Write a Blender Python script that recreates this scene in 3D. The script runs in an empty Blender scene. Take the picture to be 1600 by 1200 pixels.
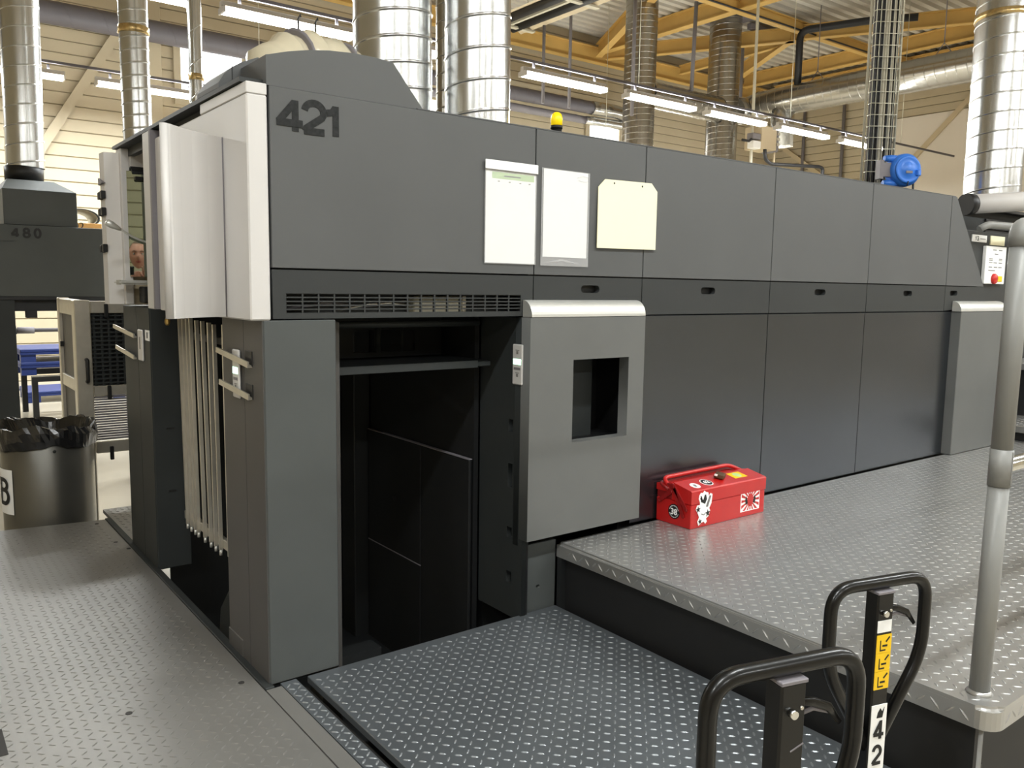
import bpy, bmesh, math, random
import numpy as np
from mathutils import Vector, Matrix
random.seed(3)
SC = bpy.context.scene
COL = SC.collection
PI = math.pi

# ------------------------------------------------------------------ camera, world, exposure
CAM = Vector((-0.877, -2.267, 1.178))
fwd = Vector((0.602, 0.790, -0.117)); rgt = Vector((0.796, -0.605, 0.015))
fwd.normalize(); rgt = (rgt - fwd * rgt.dot(fwd)).normalized(); up = rgt.cross(fwd)
cam = bpy.data.objects.new('camera', bpy.data.cameras.new('camera'))
COL.objects.link(cam)
cam.data.sensor_width = 36.0; cam.data.lens = 1293.98 / 1600 * 36.0
cam.data.clip_start = 0.02; cam.data.clip_end = 100
cam.matrix_world = Matrix((( rgt.x, up.x, -fwd.x, CAM.x), (rgt.y, up.y, -fwd.y, CAM.y), (rgt.z, up.z, -fwd.z, CAM.z), (0, 0, 0, 1)))
SC.camera = cam
w = bpy.data.worlds.new('world'); SC.world = w; w.use_nodes = True
w.node_tree.nodes['Background'].inputs[0].default_value = (0.75, 0.85, 1, 1)
w.node_tree.nodes['Background'].inputs[1].default_value = 0.5
SC.view_settings.view_transform = 'Standard'; SC.view_settings.look = 'None'
SC.view_settings.gamma = 1; SC.view_settings.use_curve_mapping = False
SC.view_settings.exposure = 0.22
LAMP_W = 95.0          # each twin tube fitting
AISLE_W = 60.0  # for the added rows out of view
LAMP_COL = (0.93, 0.985, 1.0)

# ------------------------------------------------------------------ materials
def lin(c):
    return tuple(((v/255)/12.92 if v/255 <= .04045 else ((v/255+.055)/1.055)**2.4) for v in c)
MATS = {}
def mat(name, rgb, rough=.5, metal=0., noise=0., nscale=6., bump=0., bscale=200., emit=0., alpha=1., rnoise=0., spec=.5, coat=0., trans=0.):
    if name in MATS: return MATS[name]
    m = bpy.data.materials.new(name); m.use_nodes = True
    nt = m.node_tree; b = nt.nodes['Principled BSDF']; c = lin(rgb)
    b.inputs['Base Color'].default_value = (*c, 1); b.inputs['Roughness'].default_value = rough
    b.inputs['Metallic'].default_value = metal; b.inputs['Specular IOR Level'].default_value = spec
    if coat: b.inputs['Coat Weight'].default_value = coat; b.inputs['Coat Roughness'].default_value = .08
    if trans: b.inputs['Transmission Weight'].default_value = trans
    if alpha < 1: b.inputs['Alpha'].default_value = alpha
    if emit:
        b.inputs['Emission Color'].default_value = (*c, 1); b.inputs['Emission Strength'].default_value = emit
    if noise or rnoise or bump:
        tc = nt.nodes.new('ShaderNodeTexCoord')
    if noise or rnoise:
        n = nt.nodes.new('ShaderNodeTexNoise'); n.inputs['Scale'].default_value = nscale; n.inputs['Detail'].default_value = 5
        nt.links.new(tc.outputs['Object'], n.inputs['Vector'])
        if noise:
            r = nt.nodes.new('ShaderNodeValToRGB'); e = r.color_ramp.elements
            e[0].position = .3; e[1].position = .7
            e[0].color = (*[max(0, v*(1-noise)) for v in c], 1); e[1].color = (*[min(1, v*(1+noise)) for v in c], 1)
            nt.links.new(n.outputs['Fac'], r.inputs['Fac']); nt.links.new(r.outputs['Color'], b.inputs['Base Color'])
        if rnoise:
            mr = nt.nodes.new('ShaderNodeMapRange'); mr.inputs['From Min'].default_value = .3; mr.inputs['From Max'].default_value = .7
            mr.inputs['To Min'].default_value = max(.02, rough-rnoise); mr.inputs['To Max'].default_value = min(1, rough+rnoise)
            nt.links.new(n.outputs['Fac'], mr.inputs['Value']); nt.links.new(mr.outputs['Result'], b.inputs['Roughness'])
    if bump:
        n2 = nt.nodes.new('ShaderNodeTexNoise'); n2.inputs['Scale'].default_value = bscale; n2.inputs['Detail'].default_value = 3
        nt.links.new(tc.outputs['Object'], n2.inputs['Vector'])
        bp = nt.nodes.new('ShaderNodeBump'); bp.inputs['Strength'].default_value = bump; bp.inputs['Distance'].default_value = .002
        nt.links.new(n2.outputs['Fac'], bp.inputs['Height']); nt.links.new(bp.outputs['Normal'], b.inputs['Normal'])
    MATS[name] = m
    return m
GREY = mat('grey_enamel', (87, 88, 88), .5, 0, .05, 2.5, .08, 350, spec=.3)
BAND = mat('slate_enamel', (53, 55, 55), .48, 0, .05, 3, .08, 350, spec=.3)
LOWP = mat('dark_brushed_panel', (92, 96, 102), .27, .9, .05, 1.5)
PILLAR = mat('pillar_grey_enamel', (77, 80, 79), .55, 0, .06, 4, .1, 350, spec=.3)
PILSIDE = mat('pillar_side_enamel', (76, 74, 72), .5, 0, .06, 3, .1, 350)
COVER = mat('cover_grey_enamel', (102, 103, 101), .5, 0, .05, 4, .1, 400, spec=.3)
CAP = mat('brushed_aluminium', (205, 205, 200), .38, .55, .03, 8)
WHITE = mat('white_enamel', (205, 202, 199), .42, 0, .02, 3)
ALU = mat('anodised_aluminium', (205, 200, 188), .35, .7, .06, 20)
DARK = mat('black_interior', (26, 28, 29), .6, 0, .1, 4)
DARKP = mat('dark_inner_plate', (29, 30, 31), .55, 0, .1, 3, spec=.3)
CHEEK = mat('charcoal_enamel', (46, 49, 49), .55, 0, .06, 4, spec=.3)
BLACK = mat('black_plastic', (22, 22, 23), .45)
GLOSSB = mat('black_lacquer', (13, 13, 13), .3, 0, coat=.15, spec=.35)
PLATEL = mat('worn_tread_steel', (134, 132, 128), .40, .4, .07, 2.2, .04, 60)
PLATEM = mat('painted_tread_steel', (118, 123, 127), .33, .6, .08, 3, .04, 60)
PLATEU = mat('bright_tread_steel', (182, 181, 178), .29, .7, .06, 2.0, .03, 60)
LUGM = mat('worn_lug_steel', (146, 150, 153), .40, .6)
LUGU = mat('lug_steel', (166, 165, 163), .44, .6)
SKIRT = mat('black_skirt', (25, 25, 26), .6, 0, .1, 5)
POST = mat('grey_post_paint', (138, 138, 135), .45, .1, .04, 5, spec=.35)
CHROME = mat('chrome_tube', (225, 225, 222), .16, 1)
GALV = mat('galvanised_duct', (206, 208, 208), .24, .95, .03, 1.5)
GALVD = mat('aged_galvanised_duct', (164, 161, 154), .24, .95, .04, 1.5)
FOIL = mat('foil_tape', (205, 180, 130), .25, .9, .2, 40, .5, 60)
PIPEG = mat('grey_pipe_paint', (124, 120, 124), .55, 0, .06, 3)
CLAD = mat('beige_cladding', (186, 174, 148), .55, 0, .04, 2)
HDUCT = mat('dark_grey_duct_paint', (92, 88, 92), .55, 0, .05, 3)
CLADJ = mat('cladding_joint', (140, 131, 112), .8)
PLASTER = mat('pale_plaster', (222, 214, 202), .8, 0, .03, 1)
DECK = mat('roof_deck', (198, 193, 182), .55, .1, .05, 2)
YEL = mat('ochre_steel', (206, 168, 96), .5, 0, .06, 3)
CONC = mat('polished_concrete', (176, 168, 152), .28, 0, .10, 1.2, .02, 20)
RED = mat('red_enamel', (186, 24, 22), .35, 0, .05, 12, coat=.25)
REDD = mat('dark_red_enamel', (140, 20, 20), .42, 0, .12, 20)
PAPER = mat('white_paper', (246, 246, 244), .7)
CREAM = mat('cream_card', (246, 240, 205), .7)
GREEN = mat('pale_green_ink', (176, 205, 140), .7)
INK = mat('black_ink', (20, 20, 20), .6)
GINK = mat('grey_ink', (120, 118, 116), .6)
DIGIT = mat('worn_stencil_paint', (40, 41, 41), .7, 0, .3, 90, spec=.2)
PLASTIC = mat('clear_sleeve', (235, 235, 235), .12, 0, alpha=.22)
BLUE = mat('blue_plastic', (52, 122, 222), .38)
PBLUE = mat('navy_pallet_plastic', (34, 52, 112), .5, 0, .12, 6)
YELP = mat('yellow_beacon_lens', (250, 215, 20), .25, 0, emit=.35)
YLAB = mat('yellow_label', (245, 200, 20), .5)
REDB = mat('red_button', (200, 40, 35), .4)
LEDG = mat('green_led', (190, 255, 215), .4, 0, emit=2.0)
TUBE = mat('fluorescent_tube', (255, 250, 242), .4, 0, emit=24.0)
PANE = mat('daylit_pane', (250, 252, 255), .2, 0, emit=2.2)
STEELB = mat('bin_steel', (104, 103, 98), .34, .8, .06, 3)
BAG = mat('black_bin_bag', (22, 22, 23), .22, 0, 0, 5, .6, 35, coat=.3)
MIRROR = mat('dark_glass_mirror', (150, 160, 150), .015, 1)
BEIGEB = mat('beige_sheet_metal', (196, 180, 150), .5)
WRAP = mat('plastic_wrap', (214, 205, 180), .22, .1, .06, 10, .5, 25)
ORANGE = mat('orange_board', (214, 160, 90), .6)
BROWN = mat('brown_leather', (84, 58, 34), .6, 0, .25, 60)
TAN = mat('tan_edge', (190, 150, 90), .7)
WIRE = mat('zinc_wire', (222, 220, 205), .35, .7)
CABLE = mat('cable_sheath', (34, 34, 36), .5)
CABLEG = mat('pale_cable_sheath', (190, 184, 165), .5)
SKIN = mat('skin', (214, 150, 128), .5)
SHIRT = mat('dark_work_shirt', (58, 60, 70), .8)
TROUS = mat('work_trousers', (44, 46, 54), .85)
HAIR = mat('cropped_hair', (110, 84, 66), .8)
EYEW = mat('eye_white', (235, 230, 225), .3)
GOLD = mat('brass', (215, 180, 110), .3, .8)
DECKD = mat('dark_gap', (46, 44, 42), .7)

# ------------------------------------------------------------------ mesh building
class MB:
    def __init__(s): s.v = []; s.f = []; s.sm = []
    def add(s, vs, fs, smooth=False):
        o = len(s.v); s.v += [tuple(p) for p in vs]
        s.f += [tuple(i+o for i in f) for f in fs]; s.sm += [smooth]*len(fs)
        return s
    def frombm(s, bm, smooth=False):
        bm.verts.ensure_lookup_table(); bm.verts.index_update()
        s.add([v.co[:] for v in bm.verts], [[v.index for v in f.verts] for f in bm.faces], smooth); bm.free(); return s
    def box(s, x0, y0, z0, x1, y1, z1, bev=0, seg=1):
        x0, x1 = min(x0, x1), max(x0, x1); y0, y1 = min(y0, y1), max(y0, y1); z0, z1 = min(z0, z1), max(z0, z1)
        if not bev:
            return s.add([(x0,y0,z0),(x1,y0,z0),(x1,y1,z0),(x0,y1,z0),(x0,y0,z1),(x1,y0,z1),(x1,y1,z1),(x0,y1,z1)],
                  [(0,3,2,1),(4,5,6,7),(0,1,5,4),(1,2,6,5),(2,3,7,6),(3,0,4,7)])
        bm = bmesh.new(); bmesh.ops.create_cube(bm, size=1)
        for v in bm.verts: v.co = ((x0+x1)/2+v.co.x*(x1-x0), (y0+y1)/2+v.co.y*(y1-y0), (z0+z1)/2+v.co.z*(z1-z0))
        bmesh.ops.bevel(bm, geom=bm.edges[:], offset=bev, segments=seg, affect='EDGES')
        return s.frombm(bm)
    def prism(s, poly, axis, a, b, smooth=False):
        n = len(poly)
        def P(p, t):
            return {'x': (t, p[0], p[1]), 'y': (p[0], t, p[1]), 'z': (p[0], p[1], t)}[axis]
        vs = [P(p, a) for p in poly] + [P(p, b) for p in poly]
        s.add(vs, [tuple(range(n)), tuple(range(2*n-1, n-1, -1))], False)
        o = len(s.v) - 2*n
        fs = [(o+(i+1) % n, o+i, o+n+i, o+n+(i+1) % n) for i in range(n)]
        s.f += fs; s.sm += [smooth]*n
        return s
    def beam(s, p0, p1, wd, hg, roll=None):
        p0, p1 = Vector(p0), Vector(p1); d = (p1-p0).normalized()
        u = Vector((0,0,1)) if abs(d.z) < .95 else Vector((1,0,0))
        if roll: u = Vector(roll)
        r = d.cross(u).normalized(); u = r.cross(d).normalized()
        vs = []
        for p in (p0, p1):
            for a, b in ((-1,-1),(1,-1),(1,1),(-1,1)): vs.append(p + r*(a*wd/2) + u*(b*hg/2))
        return s.add(vs, [(3,2,1,0),(4,5,6,7),(0,1,5,4),(1,2,6,5),(2,3,7,6),(3,0,4,7)])
    def ibeam(s, p0, p1, wd, hg, t=.02):
        p0, p1 = Vector(p0), Vector(p1); z = Vector((0,0,hg/2-t/2))
        s.beam(p0+z, p1+z, wd, t); s.beam(p0-z, p1-z, wd, t); s.beam(p0, p1, t, hg-2*t)
        return s
    def cyl(s, p0, p1, r, r2=None, seg=16, caps=True):
        return s.sweep([p0, p1], [r, r if r2 is None else r2], seg, caps)
    def sweep(s, pts, r, seg=10, caps=True, flat=1.0):
        pts = [Vector(p) for p in pts]; n = len(pts)
        rs = r if isinstance(r, (list, tuple)) else [r]*n
        t0 = (pts[1]-pts[0]).normalized()
        u = Vector((0,0,1)) if abs(t0.z) < .9 else Vector((1,0,0))
        nrm = (u - t0*u.dot(t0)).normalized()
        vs = []
        for i, p in enumerate(pts):
            if i == 0: t = t0
            elif i == n-1: t = (pts[-1]-pts[-2]).normalized()
            else: t = ((pts[i+1]-p).normalized() + (p-pts[i-1]).normalized()).normalized()
            nrm = (nrm - t*nrm.dot(t)).normalized(); b = t.cross(nrm)
            for k in range(seg):
                a = 2*PI*k/seg; vs.append(p + nrm*(math.cos(a)*rs[i]) + b*(math.sin(a)*rs[i]*flat))
        fs = []
        for i in range(n-1):
            for k in range(seg):
                k2 = (k+1) % seg; fs.append((i*seg+k, i*seg+k2, (i+1)*seg+k2, (i+1)*seg+k))
        s.add(vs, fs, True)
        if caps:
            o = len(s.v) - len(vs)
            s.f += [tuple(o+k for k in reversed(range(seg))), tuple(o+(n-1)*seg+k for k in range(seg))]; s.sm += [False]*2
        return s
    def lathe(s, prof, c, seg=24, axis=(0,0,1), smooth=True):
        ax = Vector(axis).normalized(); u = Vector((1,0,0)) if abs(ax.x) < .9 else Vector((0,1,0))
        u = (u - ax*u.dot(ax)).normalized(); b = ax.cross(u); c = Vector(c)
        vs = []
        for r, z in prof:
            for k in range(seg):
                a = 2*PI*k/seg; vs.append(c + ax*z + u*(r*math.cos(a)) + b*(r*math.sin(a)))
        fs = []
        for i in range(len(prof)-1):
            for k in range(seg):
                k2 = (k+1) % seg; fs.append((i*seg+k, i*seg+k2, (i+1)*seg+k2, (i+1)*seg+k))
        s.add(vs, fs, smooth)
        o = len(s.v)-len(vs)
        if prof[0][0] > 1e-5: s.f.append(tuple(o+k for k in reversed(range(seg)))); s.sm.append(False)
        if prof[-1][0] > 1e-5: s.f.append(tuple(o+(len(prof)-1)*seg+k for k in range(seg))); s.sm.append(False)
        return s
    def spiral(s, p0, p1, r, pitch=.13, ridge=.004, seg=36):
        p0, p1 = Vector(p0), Vector(p1); L = (p1-p0).length; ax = (p1-p0)/L
        u = Vector((1,0,0)) if abs(ax.x) < .9 else Vector((0,1,0))
        u = (u - ax*u.dot(ax)).normalized(); b = ax.cross(u)
        w_ = max(.0055, r*.022)/pitch; prof = [(0, 0), (.5-w_*1.7, 0), (.5-w_*1.2, 0), (.5-w_, .1), (.5-w_*.5, 1), (.5+w_*.5, 1), (.5+w_, .1), (.5+w_*1.2, 0), (.5+w_*1.7, 0)]
        ts = [(k+a, h) for k in range(-1, int(L/pitch)+1) for a, h in prof]
        vs = []
        for t, h in ts:
            for k in range(seg):
                a = 2*PI*k/seg; z = min(max((t + k/seg)*pitch, 0), L); rr = r + ridge*h
                vs.append(p0 + ax*z + u*(rr*math.cos(a)) + b*(rr*math.sin(a)))
        fs = []; st = len(prof); n = len(ts)
        for i in range(n-1):
            for k in range(seg-1): fs.append((i*seg+k, i*seg+k+1, (i+1)*seg+k+1, (i+1)*seg+k))
            if i+st+1 < n: fs.append((i*seg+seg-1, (i+st)*seg, (i+st+1)*seg, (i+1)*seg+seg-1))
        return s.add(vs, fs, True)
    def mesh(s, name, off=(0,0,0)):
        me = bpy.data.meshes.new(name); o = Vector(off)
        me.from_pydata([(p[0]-o.x, p[1]-o.y, p[2]-o.z) for p in s.v], [], s.f)
        me.polygons.foreach_set('use_smooth', s.sm); me.update()
        return me

OFF = {}
def setp(o, label=None, cat=None, group=None, kind=None):
    if label: o['label'] = label
    if cat: o['category'] = cat
    if group: o['group'] = group
    if kind: o['kind'] = kind
    return o
def thing(name, loc, label, cat, group=None, rot=0, local=False):
    o = bpy.data.objects.new(name, None); COL.objects.link(o); o.empty_display_size = .1
    o.location = loc; o.rotation_euler = (0, 0, rot)
    OFF[o.name] = Vector((0,0,0)) if local else Vector(loc)
    return setp(o, label, cat, group)
def part(name, mb, m, parent=None, label=None, kind=None):
    off = OFF.get(parent.name, Vector((0,0,0))) if parent else Vector((0,0,0))
    me = mb.mesh(name, off) if isinstance(mb, MB) else mb
    if not isinstance(mb, MB) and off.length: me.transform(Matrix.Translation(-off))
    o = bpy.data.objects.new(name, me); COL.objects.link(o); me.materials.append(m)
    if parent: o.parent = parent; OFF[o.name] = off
    return setp(o, label=label, kind=kind)
def solo(name, mb, m, label, cat, group=None):
    return setp(part(name, mb, m), label, cat, group)
def struct(name, mb, m, parent=None):
    o = part(name, mb, m, parent)
    if not parent: o['kind'] = 'structure'
    return o
def again(o, parent=None, loc=None, label=None, group=None):
    c = o.copy(); COL.objects.link(c)
    if parent: c.parent = parent
    if loc is not None: c.location = loc
    if label: c['label'] = label
    if group: c['group'] = group
    OFF[c.name] = OFF.get(o.name, Vector((0,0,0)))
    return c
def dup(root, loc, label, rot=None):
    r = again(root, loc=loc, label=label)
    if rot is not None: r.rotation_euler = (0,0,rot)
    for ch in list(root.children):
        c = again(ch, r)
        for g in list(ch.children): again(g, c)
    return r
def fillet(pts, r, n=6):
    pts = [Vector(p) for p in pts]; out = [pts[0]]
    for i in range(1, len(pts)-1):
        a, b, c = pts[i-1], pts[i], pts[i+1]
        d1, d2 = (a-b), (c-b); rr = min(r, d1.length*.49, d2.length*.49)
        p, q = b + d1.normalized()*rr, b + d2.normalized()*rr
        for k in range(n+1):
            t = k/n; out.append(p*(1-t)**2 + b*2*t*(1-t) + q*t*t)
    return out + [pts[-1]]
def holed(outer, holes, depth, fn):
    cu = bpy.data.curves.new('tmp', 'CURVE'); cu.dimensions = '2D'; cu.fill_mode = 'BOTH'; cu.extrude = depth/2
    for poly in [outer] + holes:
        sp = cu.splines.new('POLY'); sp.points.add(len(poly)-1); sp.use_cyclic_u = True
        for p, q in zip(sp.points, poly): p.co = (q[0], q[1], 0, 1)
    ob = bpy.data.objects.new('tmp', cu); me = bpy.data.meshes.new_from_object(ob)
    bpy.data.objects.remove(ob); bpy.data.curves.remove(cu)
    for v in me.vertices: v.co = fn(*v.co)
    me.update(); return me
def rect(x0, y0, x1, y1): return [(x0,y0),(x1,y0),(x1,y1),(x0,y1)]
def pill(cx, cy, wd, hg, n=6):
    r = hg/2; out = []
    for k in range(n+1): a = -PI/2 + PI*k/n; out.append((cx+wd/2-r+r*math.cos(a), cy+r*math.sin(a)))
    for k in range(n+1): a = PI/2 + PI*k/n; out.append((cx-wd/2+r+r*math.cos(a), cy+r*math.sin(a)))
    return out
def text(name, s, size, fn, m, parent, bold=0.0, ext=.0006, align='CENTER', sx=1.0):
    cu = bpy.data.curves.new('tmp', 'FONT'); cu.body = s; cu.size = size; cu.extrude = ext; cu.offset = bold
    cu.align_x = align; cu.align_y = 'CENTER'; cu.resolution_u = 3
    ob = bpy.data.objects.new('tmp', cu); me = bpy.data.meshes.new_from_object(ob)
    bpy.data.objects.remove(ob); bpy.data.curves.remove(cu)
    for v in me.vertices: v.co = fn(v.co.x*sx, v.co.y, v.co.z)
    me.update(); return part(name, me, m, parent)
GL = {}
def arc(cx, cy, rx, ry, a0, a1, n=14): return [(cx+rx*math.cos(math.radians(a0+(a1-a0)*k/n)), cy+ry*math.sin(math.radians(a0+(a1-a0)*k/n))) for k in range(n+1)]
GL['4'] = [[(.52, 0), (.52, 1)], [(.50, .93), (.03, .27)], [(-.03, .26), (.74, .26)]]
GL['2'] = [arc(.36, .70, .29, .30, 172, -28) + [(.10, .14), (.08, .07)], [(.05, .07), (.67, .07)]]
GL['1'] = [[(.42, 0), (.42, 1)], [(.14, .74), (.30, .78), (.40, .92)]]
GL['0'] = [arc(.36, .5, .28, .5, 90, 450, 28)]
GL['8'] = [arc(.36, .745, .24, .255, 90, 450, 24), arc(.36, .26, .29, .26, 90, 450, 24)]
GL['3'] = [arc(.34, .74, .26, .26, 160, -90, 18), arc(.34, .26, .29, .26, 90, -165, 18)]
GL['6'] = [arc(.36, .32, .28, .32, 90, 450, 24), arc(.62, .36, .54, .64, 180, 100, 10)]
GL['B'] = [[(.10, 0), (.10, 1)], [(.10, .93), (.36, .93)] + arc(.36, .74, .24, .19, 80, -90, 12) + [(.10, .55)], [(.10, .55), (.40, .55)] + arc(.40, .30, .26, .25, 88, -90, 12) + [(.10, .05)]]
def glyph(name, ch, h, wt, fn, m, parent, sx=1.0, cap=.0008):
    mb = MB()
    for kk, pl in enumerate(GL[ch]):
        pts = [Vector(((p[0]-.36)*h*sx, (p[1]-.5)*h*(1-wt)+0)) for p in pl]; n_ = len(pts); vs = []
        for k, p in enumerate(pts):
            t = (pts[min(k+1, n_-1)] - pts[max(k-1, 0)]).normalized(); nn = Vector((-t.y, t.x))*h*wt/2
            if pl[0] == pl[-1] and k in (0, n_-1): t = (pts[1]-pts[-2]).normalized(); nn = Vector((-t.y, t.x))*h*wt/2
            for s3 in (kk*.0004, cap+kk*.0005): vs += [fn(*(p+nn), s3), fn(*(p-nn), s3)]
        fs = []
        for k in range(n_-1):
            a, b = 4*k, 4*k+4
            fs += [(a+2, a+3, b+3, b+2), (a+1, a, b, b+1), (a, a+2, b+2, b), (a+3, a+1, b+1, b+3)]
        fs += [(0, 1, 3, 2), (4*n_-3, 4*n_-4, 4*n_-2, 4*n_-1)]
        mb.add(vs, fs)
    o = part(name, mb, m, parent); return o
def front(x, z, y): return lambda a, b, c: (x+a, y-c, z+b)         # reads from -Y
def leftf(y, z, x): return lambda a, b, c: (x-c, y-a, z+b)         # reads from -X
def disc(cx, cz, r, y, t=.0012, rz=None, n=20):
    return [(cx+r*math.cos(2*PI*k/n), cz+(rz or r)*math.sin(2*PI*k/n)) for k in range(n)]

# ------------------------------------------------------------------ the hall
FL = -0.45
struct('floor', MB().box(-7, -10, FL-.2, 20, 13, FL), CONC)
WT = 7.2
def strips(parent, base, n, h, horizontal):
    me = None
    for k in range(n):
        if me is None: me = base(); first = part('cladding_strip', me, CLAD, parent); 
        else: again(first, parent, (0, 0, k*h))
SH = .2
wb = struct('wall_back', MB().box(-7, 13, FL, 20.2, 13.3, WT), CLADJ)
strips(wb, lambda: MB().prism([(12.999, FL+.002), (12.972, FL+.012), (12.972, FL+.188), (12.999, FL+.198)], 'x', -7, 20), 38, SH, True)
wr = struct('wall_right', MB().box(20, -10, FL, 20.3, 13, WT+1.2), CLADJ)
def rs(): return MB().prism([(19.999, FL+.002), (19.972, FL+.012), (19.972, FL+.188), (19.999, FL+.198)], 'y', 9.55, 12.96)
strips(wr, rs, 38, SH, True)
hi = part('cladding_strip', MB().prism([(19.999, 5.552), (19.972, 5.562), (19.972, 5.738), (19.999, 5.748)], 'y', -10, 9.55), CLAD, wr)
for k in range(1, 7): again(hi, wr, (0, 0, k*SH))
part('plaster_panel', MB().box(19.93, -10, FL, 19.995, 9.55, 5.54, .01), PLASTER, wr)
for y0, y1, z0, z1, nm in ((7.49, 8.56, 5.6, 4.54, 0), (12.29, 11.22, 5.13, 4.37, 1)):
    d = Vector((0, y1-y0, z1-z0)); a = Vector((19.9, y0, z0)) - d*.9; b = Vector((19.9, y1, z1)) + d*1.3
    part('wall_brace', MB().beam(a, b, .05, .12), BEIGEB, wr)
for y in (10.55, 11.74, 4.9):
    part('wall_pipe', MB().cyl((19.88, y, FL), (19.88, y, 6.9), .045, seg=10), PIPEG, wr)
part('wall_brace', MB().beam((.3, 12.9, 1.6), (2.75, 12.9, 5.65), .05, .14), CLAD, wb)
for x in (2.9, 9.3, 14.6, 18.0):
    part('wall_column', MB().box(x, 12.8, FL, x+.22, 12.96, 6.5, .01), CLAD, wb)
wl = struct('wall_left', MB().box(-7.3, -10, FL, -7, 13, WT), CLAD)
wf = struct('wall_front', MB().box(-7, -10.3, FL, 20, -10, WT), CLADJ)
strips(wf, lambda: MB().prism([(-9.999, FL+.002), (-9.972, FL+.012), (-9.972, FL+.188), (-9.999, FL+.198)], 'x', -7, 20), 38, SH, True)
ce = struct('ceiling', MB().box(-7, -10, 7.12, 20, 13, 7.3), DECK)
rib = part('deck_rib', MB().prism([(-9.99, 7.12), (-9.96, 7.04), (-9.84, 7.04), (-9.81, 7.12)], 'x', -7, 20), DECK, ce)
for k in range(1, 91): again(rib, ce, (0, k*.25, 0))
def rbeam(p, q, wd=.16, hg=.30): part('roof_beam', MB().ibeam(p, q, wd, hg), YEL, ce)
rbeam((-7, 12.82, 6.64), (20, 12.82, 6.64), .16, .36)
for x in (-3.0, 2.4, 7.7, 13.1, 18.4): rbeam((x, -9.9, 6.86), (x, 12.7, 6.86), .2, .34)
for y in (8.8, 3.2, -3.5): rbeam((-7, y, 6.78), (19.9, y, 6.78), .14, .24)
rbeam((12.95, 12.7, 6.72), (9.0, 5.4, 6.72)); rbeam((13.2, 12.7, 6.70), (15.4, 8.8, 6.70))
rbeam((17.6, 12.7, 6.7), (15.2, 9.0, 6.7)); rbeam((15.8, 12.7, 6.74), (15.6, 8.8, 6.74), .12, .22)
rbeam((15.3, 8.8, 6.7), (18.4, 3.4, 6.7)); rbeam((7.6, 12.7, 6.72), (4.0, 8.8, 6.72)); rbeam((19.8, 12.7, 6.8), (19.8, -9.9, 6.8))
def window(n, x0, x1, z0, z1):
    o = struct('window_%d' % n, MB().box(x0-.12, 12.9, z0-.1, x1+.12, 12.955, z0, .008).box(x0-.12, 12.9, z1, x1+.12, 12.955, z1+.1, .008)
           .box(x0-.12, 12.9, z0, x0, 12.955, z1, .008).box(x1, 12.9, z0, x1+.12, 12.955, z1, .008), CLAD)
    part('pane', MB().box(x0, 12.93, z0, x1, 12.95, z1), PANE, o)
window(1, 3.46, 4.52, 4.3, 5.2); window(2, 12.92, 13.9, 4.2, 5.08); window(3, 8.1, 8.9, 4.2, 5.0)

# ------------------------------------------------------------------ light fittings
def fitting(x, y, z, label, group, L=1.5, watts=LAMP_W, proto=[None]):
    if proto[0] is None:
        t = thing('strip_light', (0, 0, 0), label, 'light', group)
        h = MB()
        h.box(-.0, -.035, .045, L, .035, .11, .006)
        h.prism([(-.036, .06), (-.092, .046), (-.092, .042), (-.036, .046)], 'x', .01, L-.01).prism([(.036, .046), (.092, .042), (.092, .046), (.036, .06)], 'x', .01, L-.01)
        part('reflector_housing', h, WHITE, t)
        for yy in (-.055, .055):
            part('tube', MB().cyl((.03, yy, .010), (L-.03, yy, .010), .021, seg=10), TUBE, t)
        for xx in (.015, L-.015):
            part('lamp_holder', MB().box(xx-.012, -.085, -.015, xx+.012, .085, .05, .004), WHITE, t)
        ld = bpy.data.lights.new('tube_glow', 'AREA'); ld.shape = 'RECTANGLE'; ld.size = L*.92; ld.size_y = .2
        ld.energy = watts; ld.color = LAMP_COL
        lo = bpy.data.objects.new('tube_glow', ld); COL.objects.link(lo); lo.location = (L/2, 0, -.046); lo.parent = t
        l2 = ld.copy(); l2.name = 'added_up_light'; l2.energy = watts*.13; l2.size_y = .06  # upward area light added above the closed housing to brighten the roof
        lo = bpy.data.objects.new('added_up_light', l2); COL.objects.link(lo); lo.location = (L/2, 0, .1115); lo.rotation_euler = (PI, 0, 0); lo.parent = t
        for xx in (.2, L-.2): part('rail_clip', MB().box(xx-.015, -.012, .11, xx+.015, .012, .18), HDUCT, t)
        proto[0] = t; t.location = (x, y, z); return t
    o = dup(proto[0], (x, y, z), label); o['group'] = group
    if watts != LAMP_W:
        lo = [c for c in o.children if c.type == 'LIGHT' and c.location.z < 0][0]
        if 'added_row_glow' not in bpy.data.lights: ld = lo.data.copy(); ld.name = 'added_row_glow'; ld.energy = watts
        lo.data = bpy.data.lights['added_row_glow']
    return o
n = 0
ORD = ['first', 'second', 'third', 'fourth', 'fifth', 'sixth', 'seventh', 'eighth', 'ninth', 'tenth', 'eleventh', 'twelfth', 'thirteenth']
for k, x in enumerate([.3, 2.1, 4.16, 6.04, 7.95, 9.75, 11.62, 13.55]):
    fitting(x, 6.7, 3.95, 'bright strip light, %s from the left in the row hung above the grey press' % ORD[k], 'strip lights over the press')
for k in range(6):
    fitting(-3.91+1.88*k, 11.0, 3.93, 'bright strip light, %s from the left in the far row before the cladding wall' % ORD[k], 'strip lights in the far row')
for k in range(6):  # unseen extension of the far row, added to light the back wall
    fitting(-3.91+1.88*(k+6), 11.0, 3.93, 'unseen strip light added to the far row behind the long grey press', 'unseen strip lights added behind the press')
for k in range(8):  # unseen row added to light the front of the press
    fitting(-5.0+2.6*k, -2.3, 3.95, 'unseen strip light added over the near aisle to light the press', 'unseen strip lights added over the near aisle', watts=AISLE_W)
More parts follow.
